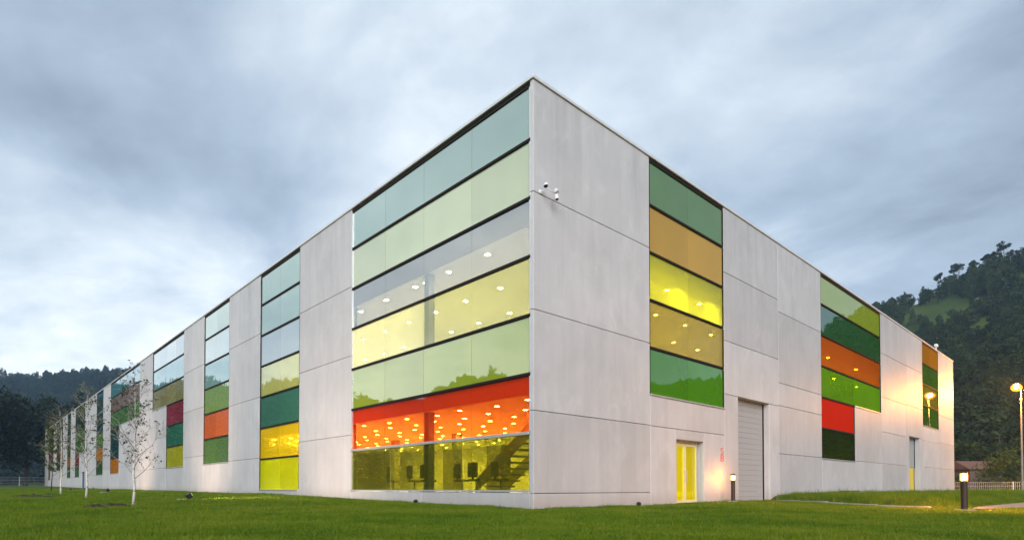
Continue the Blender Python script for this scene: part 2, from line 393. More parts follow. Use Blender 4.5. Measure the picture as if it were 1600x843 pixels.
WIN.append(window('L', 16.79, 22.28, [(0, P((118, 152, 136), r0=.15, f90=.8), None), (1, P((134, 162, 150), r0=.15, f90=.8), None), (2, P((144, 158, 160), r0=.17, f90=.8), None), (3, P((224, 224, 108), .15, (250, 240, 120), .09, .3), None), (4, P((58, 112, 84)), None), (5, film((248, 206, 0), (255, 220, 40), .42, .04, .4), None), (6, film((212, 214, 0), (236, 236, 0), .40, .04, .4), None)],
       [19.42], 'narrow glass bay ending in bright yellow and lime rows'))
WIN.append(window('L', 27.72, 33.2, [(0, P((186, 204, 182), r0=.16), None), (1, P((186, 200, 194), r0=.16), None), (2, P((120, 160, 152), r0=.14), None), (3, P((124, 156, 80)), None), (4, P((198, 98, 50)), None), (5, P((86, 120, 64)), None)],
       [30.46], 'six-row glass bay with an orange fifth row'))
WIN.append(window('L', 38.52, 49.0, [(0, P((190, 200, 196), r0=.16), None), (1, P((110, 156, 150), r0=.14), None), (2, P((150, 146, 96)), None), (3, P((140, 48, 68)), (38.52, 43.9)), (4, P((46, 112, 86)), (38.52, 43.9)), (5, P((172, 172, 16)), (38.52, 43.9))],
       [41.2, 43.9, 46.5], 'stepped glass bay with crimson, teal and lime lower panes'))
WIN.append(window('L', 54.4, 70.2, [(0, P((66, 136, 136)), None), (1, P((150, 122, 112)), None), (2, P((92, 144, 78)), None), (3, P((34, 82, 82)), (64.9, 70.2)), (4, P((36, 84, 84)), (64.9, 70.2)), (5, P((226, 138, 8)), (64.9, 70.2))],
       [59.6, 64.9], 'stepped glass bay behind the birch, amber bottom pane'))
WIN.append(window('L', 75.3, 80.4, [(0, P((44, 100, 112)), None), (1, P((46, 92, 92)), None), (2, P((36, 82, 84)), None), (3, P((104, 162, 40)), None), (4, P((226, 148, 14)), None), (5, P((70, 110, 34)), None)], [], 'slim far glass bay, amber fifth pane'))
WIN.append(window('L', 90.4, 100.7, [(0, P((112, 122, 82)), None), (1, P((40, 82, 62)), None), (2, P((96, 152, 62)), None), (3, P((96, 150, 60)), None), (4, P((178, 34, 28)), (96.0, 100.7)), (5, P((90, 130, 50)), (96.0, 100.7))], [96.0], 'far stepped glass bay with a red lower pane'))
WIN.append(window('L', 106, 110.5, [(0, P((40, 80, 70)), None), (1, P((60, 96, 50)), None), (2, P((66, 104, 44)), None), (3, P((76, 116, 40)), None), (4, P((222, 140, 16)), None), (5, P((86, 126, 40)), None)], [], 'far glass bay of greens with one amber pane'))
WIN.append(window('L', 116.8, 126.3, [(0, P((66, 104, 40)), None), (1, P((70, 106, 40)), None), (2, P((66, 108, 40)), None), (3, P((182, 62, 28)), None), (4, P((70, 108, 42)), None), (5, P((218, 150, 20)), (116.8, 121))], [121], 'far glass bay of greens with a rust red row'))
WIN.append(window('L', 131.6, 141, [(0, P((40, 74, 66)), None), (1, P((70, 104, 36)), None), (2, P((66, 98, 36)), None), (3, P((160, 42, 26)), None), (4, P((66, 104, 40)), None), (5, P((150, 70, 36)), (137.5, 141))], [137.5], 'farthest glass bay with a red row'))
Q = lambda c, r0=.06, f90=.5: P(c, 0.0, None, r0, 0.0, f90)
WIN.append(window('R', 6.1, 11.78, [(0, Q((84, 114, 74), .05, .4), None), (1, Q((176, 140, 52), .035, .33), None), (2, P((250, 250, 0), .5, (255, 252, 30), .04, .45, .35), None), (3, film((166, 146, 20), (190, 164, 22), .36, .04, .38), None), (4, Q((64, 118, 4), .09, .6), None)],
       [8.87], 'five-row glass bay above the yellow door'))
WIN.append(window('R', 23.2, 34.5, [(0, Q((146, 164, 6), .10, .8), None), (1, Q((32, 78, 14), .12, .8), None), (2, film((206, 96, 0), (250, 140, 4), .40, .04, .35), None), (3, film((104, 156, 2), (140, 190, 4), .35, .04, .35), None), (4, Q((190, 34, 10), .03, .3), (23.2, 28.9)), (5, film((50, 64, 8), (90, 100, 12), .5, .05, .4), (23.2, 28.9))],
       [28.9], 'stepped glass bay on the right wall with orange row and red pane'))
WIN.append(window('R', 46.0, 51.7, [(0, Q((160, 104, 4), .05, .45), None), (1, Q((60, 92, 6), .05, .5), None), (2, Q((128, 112, 4), .06, .6), None), (3, Q((58, 90, 8), .05, .5), None)],
       [48.85], 'last glass bay on the right wall, amber top pane'))

JA = [2.96, 6.45, 9.5]; JB = [2.36, 5.88, 9.55]
for i, (a, b) in enumerate([(11.31, 16.79), (22.28, 27.72), (33.2, 38.52), (49.0, 54.4), (70.2, 75.3), (80.4, 85.4), (85.4, 90.4), (100.7, 106), (110.5, 116.8), (126.3, 131.6), (141, 148.4)]):
    column('L', a, b, JA if i in (0, 2, 4, 6, 8, 10) else JB)
zb6 = zrow(6); zb3 = zrow(3); zb7 = zrow(7); zb5 = zrow(5); zb4 = zrow(4)
# concrete below the glass, left side
for a, b in ((.139, 5.81), (5.81, 11.31)): panel('L', a, b, -.25, zb7)
panel('L', 16.79, 22.28, -.25, zb7)
panel('L', 27.72, 33.2, -.25, zb6); panel('L', 38.52, 43.9, -.25, zb6); column('L', 43.9, 49.0, [2.36, 5.0], -.25, zb3)
column('L', 54.4, 59.6, [2.36, 5.4], -.25, zb3); column('L', 59.6, 64.9, [2.96, 5.4], -.25, zb3); panel('L', 64.9, 70.2, -.25, zb6)
panel('L', 75.3, 80.4, -.25, zb6)
column('L', 93.5, 96.0, [2.96], -.1, zb4); panel('L', 96.0, 100.7, -.1, zb6); panel('L', 90.4, 93.5, 3.0, zb4)
panel('L', 106, 110.5, -.1, zb6); column('L', 121, 126.3, [2.4], -.1, zb5); panel('L', 116.8, 121, -.1, zb6)
column('L', 131.6, 137.5, [2.4], -.1, zb5); panel('L', 137.5, 141, -.1, zb6)
# right side
column('R', .0, 6.1, [.47, 2.95, 5.98, 9.53])
# below the first right-hand bay: around the glazed double door (7.89-9.97, up to 2.53)
for a, b, z0, z1 in ((6.1, 7.89, -.25, 2.93), (9.97, 11.78, -.25, 2.93), (7.89, 9.97, 2.53, 2.93), (6.1, 11.78, 2.93, zb5)): panel('R', a, b, z0, z1)
column('R', 11.78, 17.42, [7.08, 10.08], 4.74); panel('R', 11.78, 13.05, -.25, 4.74); panel('R', 16.3, 17.42, -.25, 4.74)
column('R', 17.42, 23.2, [2.36, 4.78, 5.92, 9.5])
panel('R', 23.2, 28.9, -.25, zb6); column('R', 28.9, 34.5, [2.36], -.25, zb4)
column('R', 34.5, 41.0, [2.36, 4.6, 7.05, 10.15]); column('R', 41.0, 46.0, [7.15, 10.18], 4.72)
panel('R', 41.0, 41.7, -.25, 4.72); panel('R', 44.9, 46.0, -.25, 4.72)
column('R', 46.0, 51.7, [2.4, 4.6], -.25, zb4); column('R', 51.7, 57.9, [2.4, 4.75, 7.2, 10.1])
# backing behind the panels: closes the joints
bk = MB()
def back(face, s0, s1, z0, z1): fbox(bk, face, s0, s1, .13, .30, z0, z1)
for a, b in ((11.36, 16.74), (22.33, 27.67), (33.25, 38.47), (49.05, 54.35), (70.25, 75.25), (80.45, 90.35), (100.75, 105.95), (110.55, 116.75), (126.35, 131.55), (141.05, 148.35)): back('L', a, b, -.2, 12.9)
back('L', .25, 11.3, -.2, .46); back('L', 16.8, 22.3, -.2, .46)
for a, b, t in ((27.7, 33.2, zb6), (38.5, 43.9, zb6), (43.9, 49, zb3), (54.4, 64.9, zb3), (64.9, 70.2, zb6), (75.3, 80.4, zb6), (93.55, 96, zb4), (96, 100.7, zb6), (106, 110.5, zb6), (121, 126.3, zb5), (116.8, 121, zb6), (131.6, 137.5, zb5), (137.5, 141, zb6)): back('L', a, b, -.2, t-.06)
back('R', .31, 6.05, -.2, 12.9); back('R', 6.1, 7.84, -.2, 2.9); back('R', 10.02, 11.8, -.2, 2.9); back('R', 6.1, 11.8, 2.91, zb5-.06)
back('R', 11.83, 13.0, -.2, 12.9); back('R', 13.0, 16.35, 4.79, 12.9); back('R', 16.35, 23.15, -.2, 12.9); back('R', 23.2, 28.9, -.2, zb6-.06); back('R', 28.95, 34.5, -.2, zb4-.06)
back('R', 34.55, 41.65, -.2, 12.9); back('R', 41.65, 44.95, 4.77, 12.9); back('R', 44.95, 45.95, -.2, 12.9); back('R', 46, 51.7, -.2, zb4-.06); back('R', 51.75, 57.85, -.2, 12.9)
bk.build('wall_core', M_joint, B)
# rear walls (never seen from the lawn but they close the hall)
rw = MB(); rw.box(57.62, 57.89, .35, 148.3, -.2, 12.85); rw.box(.35, 57.6, 148.1, 148.38, -.2, 12.85); rw.build('rear_wall', M_conc, B)
MB().box(.1, 57.8, .1, 148.3, 12.72, 12.86).build('roof', M_roof, B)
cp = MB(); cp.box(-.05, .32, -.05, 148.45, 12.932, 13.03, .008); cp.build('coping', M_cop, B)
cp = MB(); cp.box(.321, 57.95, -.05, .32, 12.932, 13.03, .008); cp.build('coping', M_cop, B)

# reveals, doors
def reveal(s0, s1, z0, z1, d, m=M_conc):
    mb = MB(); mb.box(s0-.05, s0-.001, .14, d+.1, z0, z1); mb.box(s1+.001, s1+.05, .14, d+.1, z0, z1); mb.box(s0-.05, s1+.05, .14, d+.1, z1+.001, z1+.05)
    mb.build('reveal', m, B)
reveal(7.89, 9.97, -.2, 2.53, .30); reveal(13.05, 16.3, -.2, 4.74, .36); reveal(41.7, 44.9, -.2, 4.72, .42)
dr = empty('entrance_door', (0, 0, 0), 0, B); dr['label'] = 'glazed double door glowing yellow'
yd = film((246, 236, 20), (255, 248, 40), .45, .03, .3)
fr = MB(); fr.box(7.92, 7.99, .26, .33, .0, 2.50); fr.box(9.87, 9.94, .26, .33, .0, 2.50); fr.box(7.99, 9.87, .26, .33, 2.42, 2.50); fr.build('frame', M_alu, dr)
for a, b in ((8.0, 8.92), (8.94, 9.86)):
    f = MB()
    for x0, x1, z0, z1 in ((a, a+.09, .03, 2.41), (b-.09, b, .03, 2.41), (a+.09, b-.09, .03, .16), (a+.09, b-.09, 2.32, 2.41)): f.box(x0, x1, .265, .315, z0, z1)
    f.build('leaf', plain('yellow_lit_frame', (.62, .58, .30), .4), dr)
    g = MB(); g.box(a+.092, b-.092, .282, .298, .165, 2.315); g.build('pane', yd, dr)
    h = MB(); hx = b-.045 if a < 8.5 else a+.045; h.tube([(hx, .20, .85), (hx, .20, 1.35)], [.014, .014], 8); h.tube([(hx, .20, .9), (hx, .27, .9)], [.01, .01], 6); h.tube([(hx, .20, 1.3), (hx, .27, 1.3)], [.01, .01], 6); h.build('handle', M_alu, dr)
def roller(s0, s1, z0, z1, d, n, label):
    r = empty('roller_door', (0, 0, 0), 0, B); r['label'] = label; h = (z1-z0)/n
    ref = None
    for i in range(n):
        mb = MB(); mb.box(s0+.03, s1-.03, d, d+.05, 0.003, h-.002, .006)
        if ref is None: ref = mb.build('slat', M_gate, r); o = ref
        else: o = bpy.data.objects.new('slat', ref.data); link(o, r)
        o.location.z = z0+i*h
    g = MB(); g.box(s0-.0, s0+.06, d-.05, d-.004, z0, z1); g.box(s1-.06, s1, d-.05, d-.004, z0, z1); g.build('guide_rail', M_dark, r)
    return r
roller(13.05, 16.3, -.02, 4.73, .33, 19, 'tall grey roller shutter beside the lamp')
roller(41.7, 44.9, 2.32, 4.71, .40, 10, 'grey shutter over a lit yellow opening')
fd = empty('entrance_door', (0, 0, 0), 0, B); fd['label'] = 'lit yellow door under the far grey shutter'
MB().box(41.75, 44.85, .42, .44, .05, 2.30).build('pane', film((252, 214, 30), (255, 236, 60), .35, .03, .3), fd)
f = MB(); f.box(43.2, 43.3, .40, .418, .05, 2.3); f.box(41.72, 41.8, .40, .418, .05, 2.3); f.box(44.8, 44.88, .40, .418, .05, 2.3); f.build('frame', M_dark, fd)
MB().box(98.0-6, 93.45-.05+.0, .10, .14, .55, 2.98).build('service_door', plain('slate_blue_door', (.10, .15, .19), .5), B) if False else None
sd = empty('service_door', (0, 0, 0), 0, B); sd['label'] = 'slate blue service door in the long wall'
MB().box(.10, .15, 90.45, 93.45, .4, 2.98).build('leaf', plain('slate_blue_door', (.10, .15, .19), .5), sd)
MB().box(.06, .098, 91.9, 91.98, .4, 2.97).build('meeting_rail', M_dark, sd)

# ---------------- interior of the corner hall
CZ1, CZ2 = 3.46, 8.62
MB().box(.31, 44, .50, 34, .30, .46).build('floor', M_floor, B)
MB().box(.16, 44, .50, 34, CZ1, 5.5).build('floor_slab', M_wht, B)
MB().box(.16, 44, .50, 34, CZ2, 9.3).build('ceiling', M_wht, B)
M_fas = plain('grey_slab_edge_cladding', (.42, .36, .30), .7)
for a, b in ((.34, 11.3), (16.85, 22.2)):
    MB().box(.135, .157, a, b, CZ1+.015, 4.2).build('slab_edge', M_fas, B); MB().box(.135, .157, a, b, CZ2+.015, 9.5).build('slab_edge', M_fas, B)
for a, b in ((6.15, 11.72), (23.25, 34.45)): MB().box(a, b, .44, .49, CZ2+.015, 9.5).build('slab_edge', M_fas, B)
iw = MB(); iw.box(13.5, 13.7, 13.5, 34, .47, CZ1-.01); iw.box(13.7, 44, 13.5, 13.7, .47, CZ1-.01); iw.build('partition_wall', M_wht, B)
iw = MB(); iw.box(16, 16.2, 16, 34, 5.51, CZ2-.01); iw.box(16.2, 44, 16, 16.2, 5.51, CZ2-.01); iw.build('partition_wall', M_wht, B)
for bx in ((.32, 16, 33.8, 33.99, .47, CZ1-.01), (.32, 16, 33.8, 33.99, 5.51, CZ2-.01), (43.8, 43.99, .5, 16, .47, CZ1-.01), (43.8, 43.99, .5, 16, 5.51, CZ2-.01)): MB().box(*bx).build('partition_wall', M_wht, B)
# inner lining so that the lit rooms are white inside
il = MB()
il.box(.31, 6.0, .305, .32, .47, CZ1-.01); il.box(.31, 6.0, .305, .32, 5.51, CZ2-.01)
il.box(11.85, 23.1, .305, .32, 5.51, CZ2-.01); il.box(.305, .32, 11.4, 16.7, .47, CZ1-.01); il.box(.305, .32, 11.4, 16.7, 5.51, CZ2-.01); il.box(.305, .32, 22.4, 33.7, .47, CZ1-.01); il.box(.305, .32, 22.4, 33.7, 5.51, CZ2-.01)
il.build('inner_lining', M_wht, B)
M_colm = plain('grey_steel_column', (.10, .10, .095), .6)
for y in (5.81, 16.9, 22.1, 28):
    for z0, z1 in ((.47, CZ1-.005), (5.505, CZ2-.005)):
        MB().box(.18, .46, y-.14, y+.14, z0, z1, .01).build('column', M_colm, B)
for x, y in ((6.4, 6), (6.4, 12), (6.4, 18), (10, 3.5)):
    MB().box(x-.2, x+.2, y-.2, y+.2, .47, CZ1-.005, .01).build('column', plain('room_column', (.3, .28, .2), .7), B)
M_stair = plain('stair_steel', (.26, .25, .22), .6)
st = empty('staircase', (0, 0, 0), 0, B)
for i in range(14):
    MB().box(1.3, 2.6, 4.1-.27*i-.29, 4.1-.27*i, .46+.205*i, .46+.205*i+.06).build('step', M_stair, st)
m_ = MB(); 
for x in (1.26, 2.64): m_.add([(x-.03, 4.2, .46), (x+.03, 4.2, .46), (x+.03, 4.2, .95), (x-.03, 4.2, .95), (x-.03, .45, 3.0), (x+.03, .45, 3.0), (x+.03, .45, 3.44), (x-.03, .45, 3.44)], [(0, 1, 2, 3), (4, 7, 6, 5), (0, 4, 5, 1), (1, 5, 6, 2), (2, 6, 7, 3), (3, 7, 4, 0)])
m_.build('stringer', M_stair, st)

# ------------------------------------------------------------------ lit ceiling lamps
M_lamp = emit('warm_white_lamp_disc', (1, .93, .78), 205)
lampmesh = MB().lathe([(.084, -.010), (.086, -.014), (.05, -.018)][::-1], 14)
lm_o = None; lm_r = None
RECT = [('L', .14, 11.31, zrow(4)-.0, zrow(2)), ('L', .14, 11.31, zrow(7), zrow(5)), ('L', 16.79, 22.28, zrow(7), zrow(5)), ('R', 6.1, 11.78, zrow(4), zrow(2)), ('R', 23.2, 34.5, zrow(4), zrow(2))]
def visible_through_glass(p):
    d = Vector(p)-CAM
    for f, a, b, z0, z1 in RECT:
        i = 0 if f == 'L' else 1; t = -CAM[i]/d[i]; h = CAM+d*t; s = h.y if f == 'L' else h.x
        if a-.3 < s < b+.3 and z0-.3 < h.z < z1+.3: return True
    return False
M_ring = plain('lamp_trim', (.8, .8, .78), .4)
spots = []
for i in range(17):
    for j in range(14): spots.append((.62+2.55*i, .62+2.2*j, CZ2-.002, 'up'))
for i in range(9):
    for j in range(15):
        spots.append((.75+1.35*i+(.25 if j % 2 else 0), 1.0+1.75*j, CZ1-.002, 'down'))
spots += [(8.2, 2.0, CZ1-.002, 'door'), (9.6, 2.0, CZ1-.002, 'door'), (42.3, 1.6, CZ1-.002, 'door'), (43.2, 2.6, CZ1-.002, 'door')]  # 'door' lamps are added, out of view, so the door panes look lit
DOORL = {8.2: 'added round ceiling lamp lighting the glazed double door from inside, left one', 9.6: 'added round ceiling lamp lighting the glazed double door from inside, right one', 42.3: 'added round ceiling lamp lighting the far yellow door from inside, nearer one', 43.2: 'added round ceiling lamp lighting the far yellow door from inside, deeper one'}
nl = 0
ORD = 'first second third fourth fifth sixth seventh eighth ninth tenth eleventh twelfth thirteenth fourteenth fifteenth sixteenth seventeenth eighteenth'.split()
for x, y, z, fl in spots:
    if (x > 15.5 and y > 15.5) or (fl == 'down' and x > 13): continue
    if not visible_through_glass((x, y, z)) and not (fl == 'door'): continue
    if fl == 'up' and x > 22 and y < 16 and (round(x*10)+round(y*10)) % 3: continue
    if lm_o is None:
        t = empty('ceiling_lamp', (x, y, z)); lampmesh.build('diffuser', M_lamp, t); MB().lathe([(.10, 0), (.105, -.012), (.102, -.026), (.092, -.026), (.089, -.0)], 14).build('trim_ring', M_ring, t); lm_o = t
    else: t = copy_tree(lm_o); t.location = (x, y, z)
    if fl == 'door': tag(t, DOORL[x], 'ceiling lamp', 'added ceiling lamps behind the doors'); continue
    i_, j_ = (round((x-.62)/2.55), round((y-.62)/2.2)) if fl == 'up' else (int((x-.74)/1.35), round((y-1.0)/1.75))
    tag(t, 'round lit %s-floor ceiling lamp, %s row in from the long wall, %s from the corner' % ('upper' if fl == 'up' else 'ground', ORD[i_], ORD[j_]), 'ceiling lamp', 'upper floor ceiling lamps' if fl == 'up' else 'ground floor ceiling lamps')
    nl += 1
print('lamps', nl)

# ------------------------------------------------------------------ chairs and cabinet inside the ground floor
M_chair = plain('dark_upholstery', (.08, .075, .06), .8)
def chair(x, y, rz, label):
    t = empty('office_chair', (x, y, .462), rz); tag(t, label, 'chair', 'chairs behind the olive glass')
    MB().box(-.24, .24, -.24, .24, .42, .50, .03).build('seat', M_chair, t)
    MB().box(.20, .27, -.25, .25, .56, 1.10, .034).build('backrest', M_chair, t); MB().box(.21, .25, -.03, .03, .45, .57).build('back_support', M_blk, t)
    MB().tube([(0, 0, .08), (0, 0, .42)], [.03, .03], 8).build('post', M_blk, t)
    for k in range(5):
        a = k*2*math.pi/5; MB().tube([(0, 0, .10), (.28*math.cos(a), .28*math.sin(a), .03)], [.025, .018], 6).build('foot', M_blk, t)
for x, y, rz, l in ((1.3, 2.9, 2.9, 'dark round-backed chair next to the staircase'), (1.3, 4.2, 3.3, 'dark round-backed chair, second from the staircase'), (1.5, 5.3, 3.0, 'dark round-backed chair just right of the facade column'), (1.2, 7.1, 3.4, 'dark round-backed chair just left of the facade column'), (1.4, 8.4, 3.0, 'dark round-backed chair mid-way in the left olive panes'), (1.3, 9.9, 2.8, 'dark round-backed chair nearest the left end of the olive panes')): chair(x, y, rz, l)
def cabinet(x, y, w, h, label):
    t = empty('cabinet', (x, y, .462)); tag(t, label, 'cabinet')
    MB().box(-.25, .25, -w/2, w/2, 0.0, h, .01).build('carcass', plain('cabinet_grey', (.16, .15, .12), .6), t)
    for k in (-1, 1): MB().box(-.275, -.253, min(k*.01, k*(w/2-.02)), max(k*.01, k*(w/2-.02)), .06, h-.03, .004).build('door', plain('cabinet_door', (.2, .19, .15), .5), t)
cabinet(4.5, 6.6, 1.0, 2.0, 'tall grey cabinet standing inside, right half of the olive glass'); cabinet(5.5, 11.2, .9, 2.1, 'tall grey cabinet standing inside, near the facade column')

# ------------------------------------------------------------------ kerb, path
kb = empty('kerb'); kb['kind'] = 'structure'
pts = [Vector((a, b, 0)) for a, b in KERB]
dense = []
for a, b in zip(pts[:-1], pts[1:]):
    n = max(1, round((b-a).length/.8))
    for i in range(n): dense.append((a+(b-a)*i/n, a+(b-a)*(i+1)/n))
for i, (a, b) in enumerate(dense):
    mid = (a+b)/2; ang = math.atan2(b.y-a.y, b.x-a.x); L = (b-a).length
    o = MB().box(-L/2+.006, L/2-.006, -.06, .06, -.15, .085+random.uniform(-.01, .012), .012).build('kerb_stone', M_stone, kb)
    o.location = (mid.x, mid.y, float(lawn_z(mid.x, mid.y))); o.rotation_euler = (0, random.uniform(-.01, .01), ang+random.uniform(-.015, .015))
mp = MT('reddish_paving'); bt = mp.n('ShaderNodeTexBrick'); tcp = mp.n('ShaderNodeTexCoord'); mp.l(tcp.outputs['Object'], bt.inputs[0]); bt.inputs['Scale'].default_value = 2.2
bt.inputs['Color1'].default_value = (.34, .24, .20, 1); bt.inputs['Color2'].default_value = (.40, .30, .25, 1); bt.inputs['Mortar'].default_value = (.2, .17, .15, 1)
mp.l(mp.mix(mp.noise(7, 5, .6), (.7, .7, .7), (1, 1, 1)), mp.b.inputs['Base Color']); mp.l(mp.mix(1.0, bt.outputs[0], mp.ramp(mp.noise(7, 5, .6), [(0, (.6, .6, .6)), (1, (1, 1, 1))]), 'MULTIPLY'), mp.b.inputs['Base Color']); mp.b.inputs['Roughness'].default_value = .85
PATH = [(9.9, -8.95), (12.5, -9.15), (18, -9.6), (30, -10.6), (60, -13), (100, -15)]
pm = MB(); W_ = [.15, .55, .85, 1.3, 2.2, 3.0]
for i, (x, y) in enumerate(PATH):
    for sgn in (-1, 1):
        yy = y+sgn*W_[i]; pm.v.append((x, yy, float(lawn_z(x, yy)+bed_h(x, yy))+.045))
pm.f = [(2*i, 2*i+2, 2*i+3, 2*i+1) for i in range(len(PATH)-1)]
path = pm.build('path', mp.m); path['kind'] = 'structure'

# ------------------------------------------------------------------ bollard lamps, street lamp, floodlights
def amber_glass(name, glow):
    m = MT(name); m.t.nodes.remove(m.b); tr = m.n('ShaderNodeBsdfTransparent'); tr.inputs[0].default_value = (1, .60, .22, 1)
    em = m.n('ShaderNodeEmission'); em.inputs[0].default_value = (1, .27, .025, 1); em.inputs[1].default_value = glow
    x = m.n('ShaderNodeMixShader'); x.inputs[0].default_value = .55; m.l(tr.outputs[0], x.inputs[1]); m.l(em.outputs[0], x.inputs[2]); m.l(x.outputs[0], m.o.inputs[0]); return m.m
M_amber = amber_glass('amber_lamp_shade', 1.7)
def bollard(x, y, H, label, base, power):
    M_bol = emit('bollard_lamp_glow', (1, .58, .20), power)
    z = float(lawn_z(x, y)+bed_h(x, y)); t = empty('bollard_lamp', (x, y, z), R(20)); tag(t, label, 'bollard lamp', 'bollard lamps on the lawn')
    MB().lathe([(.085, -.1), (.085, H*.74), (.092, H*.745), (.092, H*.76)], 20).build('post', M_corten, t, False)
    df_ = MB().lathe([(.085, H*.761), (.098, H*.775), (.098, H*.935), (.085, H*.95)], 20).build('diffuser', M_amber, t); MB().lathe([(.02, H*.79), (.045, H*.80), (.045, H*.91), (.02, H*.92)], 12).build('burner', M_bol, df_)
    MB().lathe([(.095, H*.951), (.1, H*.96), (.1, H*.985), (.06, H)], 20).build('cap', M_corten, t)
    for k in range(4):
        a = k*math.pi/2+.4; MB().tube([(.09*math.cos(a), .09*math.sin(a), H*.75), (.09*math.cos(a), .09*math.sin(a), H*.96)], [.006, .006], 6).build('stay', M_corten, t)
    MB().box(-base, base, -base, base, -.12, .05, .015).build('plinth', M_stone, t)
bollard(11.25, -.62, 1.18, 'lit bollard lamp against the wall beside the roller shutter', .2, 330)
bollard(9.09, -8.76, 1.16, 'lit bollard lamp on a concrete plinth at the lawn edge, right', .24, 5200)
M_sod = emit('sodium_street_lamp_glow', (1, .60, .20), 10500)
M_pole = plain('weathered_grey_pole', (.16, .165, .17), .6, .1, .15, 10)
t = empty('street_lamp', (68.0, -3.95, 0.15)); tag(t, 'tall street lamp with a glowing orange head past the building end', 'street lamp')
MB().lathe([(.14, -.2), (.14, .9), (.10, 1.0), (.06, 10.9), (.05, 11.0)], 14).build('pole', M_pole, t)
MB().tube([(0, 0, 10.95), (-.35, .1, 11.2), (-.75, .25, 11.28)], [.04, .035, .035], 8).build('arm', M_pole, t)
MB().lathe([(.05, .12), (.22, .06), (.24, .02), (.2, .0)][::-1], 16).build('head', M_pole, t).location = (-.78, .27, 11.24)
gl_ = MB().lathe([(.10, -.72), (.33, -.64), (.47, -.42), (.46, -.22), (.30, -.005)], 18).build('glow_globe', amber_glass('street_glow_globe', 1.6), t, True); gl_.location = (-.78, .27, 11.24)  # glass added around the burner, sized and self-lit as the lamp's orange glow
MB().lathe([(.05, -.46), (.15, -.40), (.19, -.27), (.12, -.14)], 14).build('burner', M_sod, gl_)
M_flg = emit('floodlight_lens_glow', (1, .72, .48), 1.0)
def flood(x, y, aim, label, lit=True):
    z = float(lawn_z(x, y)+bed_h(x, y)); t = empty('ground_floodlight', (x, y, z), aim); t.scale = (.72, .72, .72) if lit else (.42, .42, .42); tag(t, label, 'floodlight', 'floodlights on the lawn')
    MB().box(-.05, .36, -.14, .14, -.08, .09, .012).build('base_block', M_stone, t).location = (-.32, 0, 0)
    o = MB().box(-.11, .11, -.17, .17, -.12, .13, .02).build('housing', M_blk, t); o.location = (.16, 0, .24); o.rotation_euler = (0, R(-35), 0)
    o2 = MB().box(.111, .118, -.14, .14, -.09, .10).build('lens', M_flg if lit else M_blk, t); o2.location = (.16, 0, .24); o2.rotation_euler = (0, R(-35), 0)
    MB().tube([(.16, -.18, .24), (.14, -.18, .06), (.14, .18, .06), (.16, .18, .24)], [.012]*4, 6).build('bracket', M_blk, t)
    if lit:
        l = bpy.data.lights.new('floodlight_beam', 'SPOT'); l.energy = 500; l.color = (1, .70, .50); l.spot_size = R(110); l.spot_blend = .9; l.shadow_soft_size = .1
        lo = link(bpy.data.objects.new('floodlight_beam', l), t); lo.location = (.32, 0, .34); lo.rotation_euler = (0, R(-118), 0)
flood(-6.29, 12.12, 0.1, 'black floodlight on a pale block, nearest on the left lawn')
flood(-6.06, 30.99, 0.1, 'black floodlight on a pale block in front of the birches, second on the left lawn')
flood(-5.72, 51.67, 0.1, 'black floodlight on a pale block, farthest on the left lawn')
flood(-1.0, 75.0, 0.1, 'small dark floodlight close to the long wall by the service door', False)
flood(4.37, -.75, R(90), 'small dark floodlight lying at the foot of the blank corner wall', False)
flood(-.75, 5.2, 0, 'small dark floodlight at the foot of the wide glass bay', False)

# ------------------------------------------------------------------ cameras on the wall, sign, roof post
sc = empty('security_camera', (.30, 0, 9.55)); sc.scale = (.62, .8, .62); tag(sc, 'white bracket with a dome and two bullet cameras near the building corner', 'camera')
MB().box(-.10, .10, -.05, -.003, -.02, .16, .01).build('wall_plate', M_whp, sc)
MB().tube([(0, -.04, .06), (.03, -.35, .08), (.25, -.40, .02), (.55, -.40, -.02)], [.025]*4, 8).build('arm', M_whp, sc)
def bullet(loc, rot):
    c_ = MB(); c_.lathe([(.05, -.2), (.08, -.19), (.085, .16), (.08, .19)], 14); o = c_.build('camera_body', M_whp, sc); o.location = loc; o.rotation_euler = rot
    l_ = MB(); l_.lathe([(.02, .19), (.068, .192), (.06, .215), (.02, .21)], 14); q = l_.build('lens', M_blk, sc); q.location = loc; q.rotation_euler = rot
bullet((.60, -.42, .12), (R(75), 0, R(115))); bullet((.58, -.42, -.14), (R(165), R(8), 0))
d_ = MB(); d_.lathe([(.02, .12), (.07, .11), (.095, .05), (.1, 0)][::-1], 16); o = d_.build('dome_housing', M_whp, sc); o.location = (.0, -.30, .24)
d_ = MB(); d_.lathe([(.098, -.001), (.09, -.05), (.06, -.09), (.02, -.105)], 16); o = d_.build('dome_lens', plain('smoked_dome', (.01, .012, .02), .15), sc, True); o.location = (.0, -.30, .24)
sg = empty('wall_sign', (11.52, -.004, 1.78)); tag(sg, 'small stacked red characters painted on the wall beside the yellow door', 'sign')
for ch, z in (('S', .30), ('8', 0.0)):
    cu_ = bpy.data.curves.new('character', 'FONT'); cu_.body = ch; cu_.size = .42; cu_.extrude = .003; cu_.align_x = 'CENTER'
    tmp = bpy.data.objects.new('tmp', cu_); C.objects.link(tmp); bpy.context.view_layer.update()
    me = bpy.data.meshes.new_from_object(tmp.evaluated_get(bpy.context.evaluated_depsgraph_get())); bpy.data.objects.remove(tmp)
    me.materials.clear(); me.materials.append(M_red); o = link(bpy.data.objects.new('character', me), sg); o.location = (0, 0, z); o.rotation_euler = (R(90), 0, 0); o.scale = (1.7, 1, 1)
rp = empty('roof_post', (52.3, .25, 13.0)); tag(rp, 'small pale post with a lamp head on the far roof edge', 'roof post')
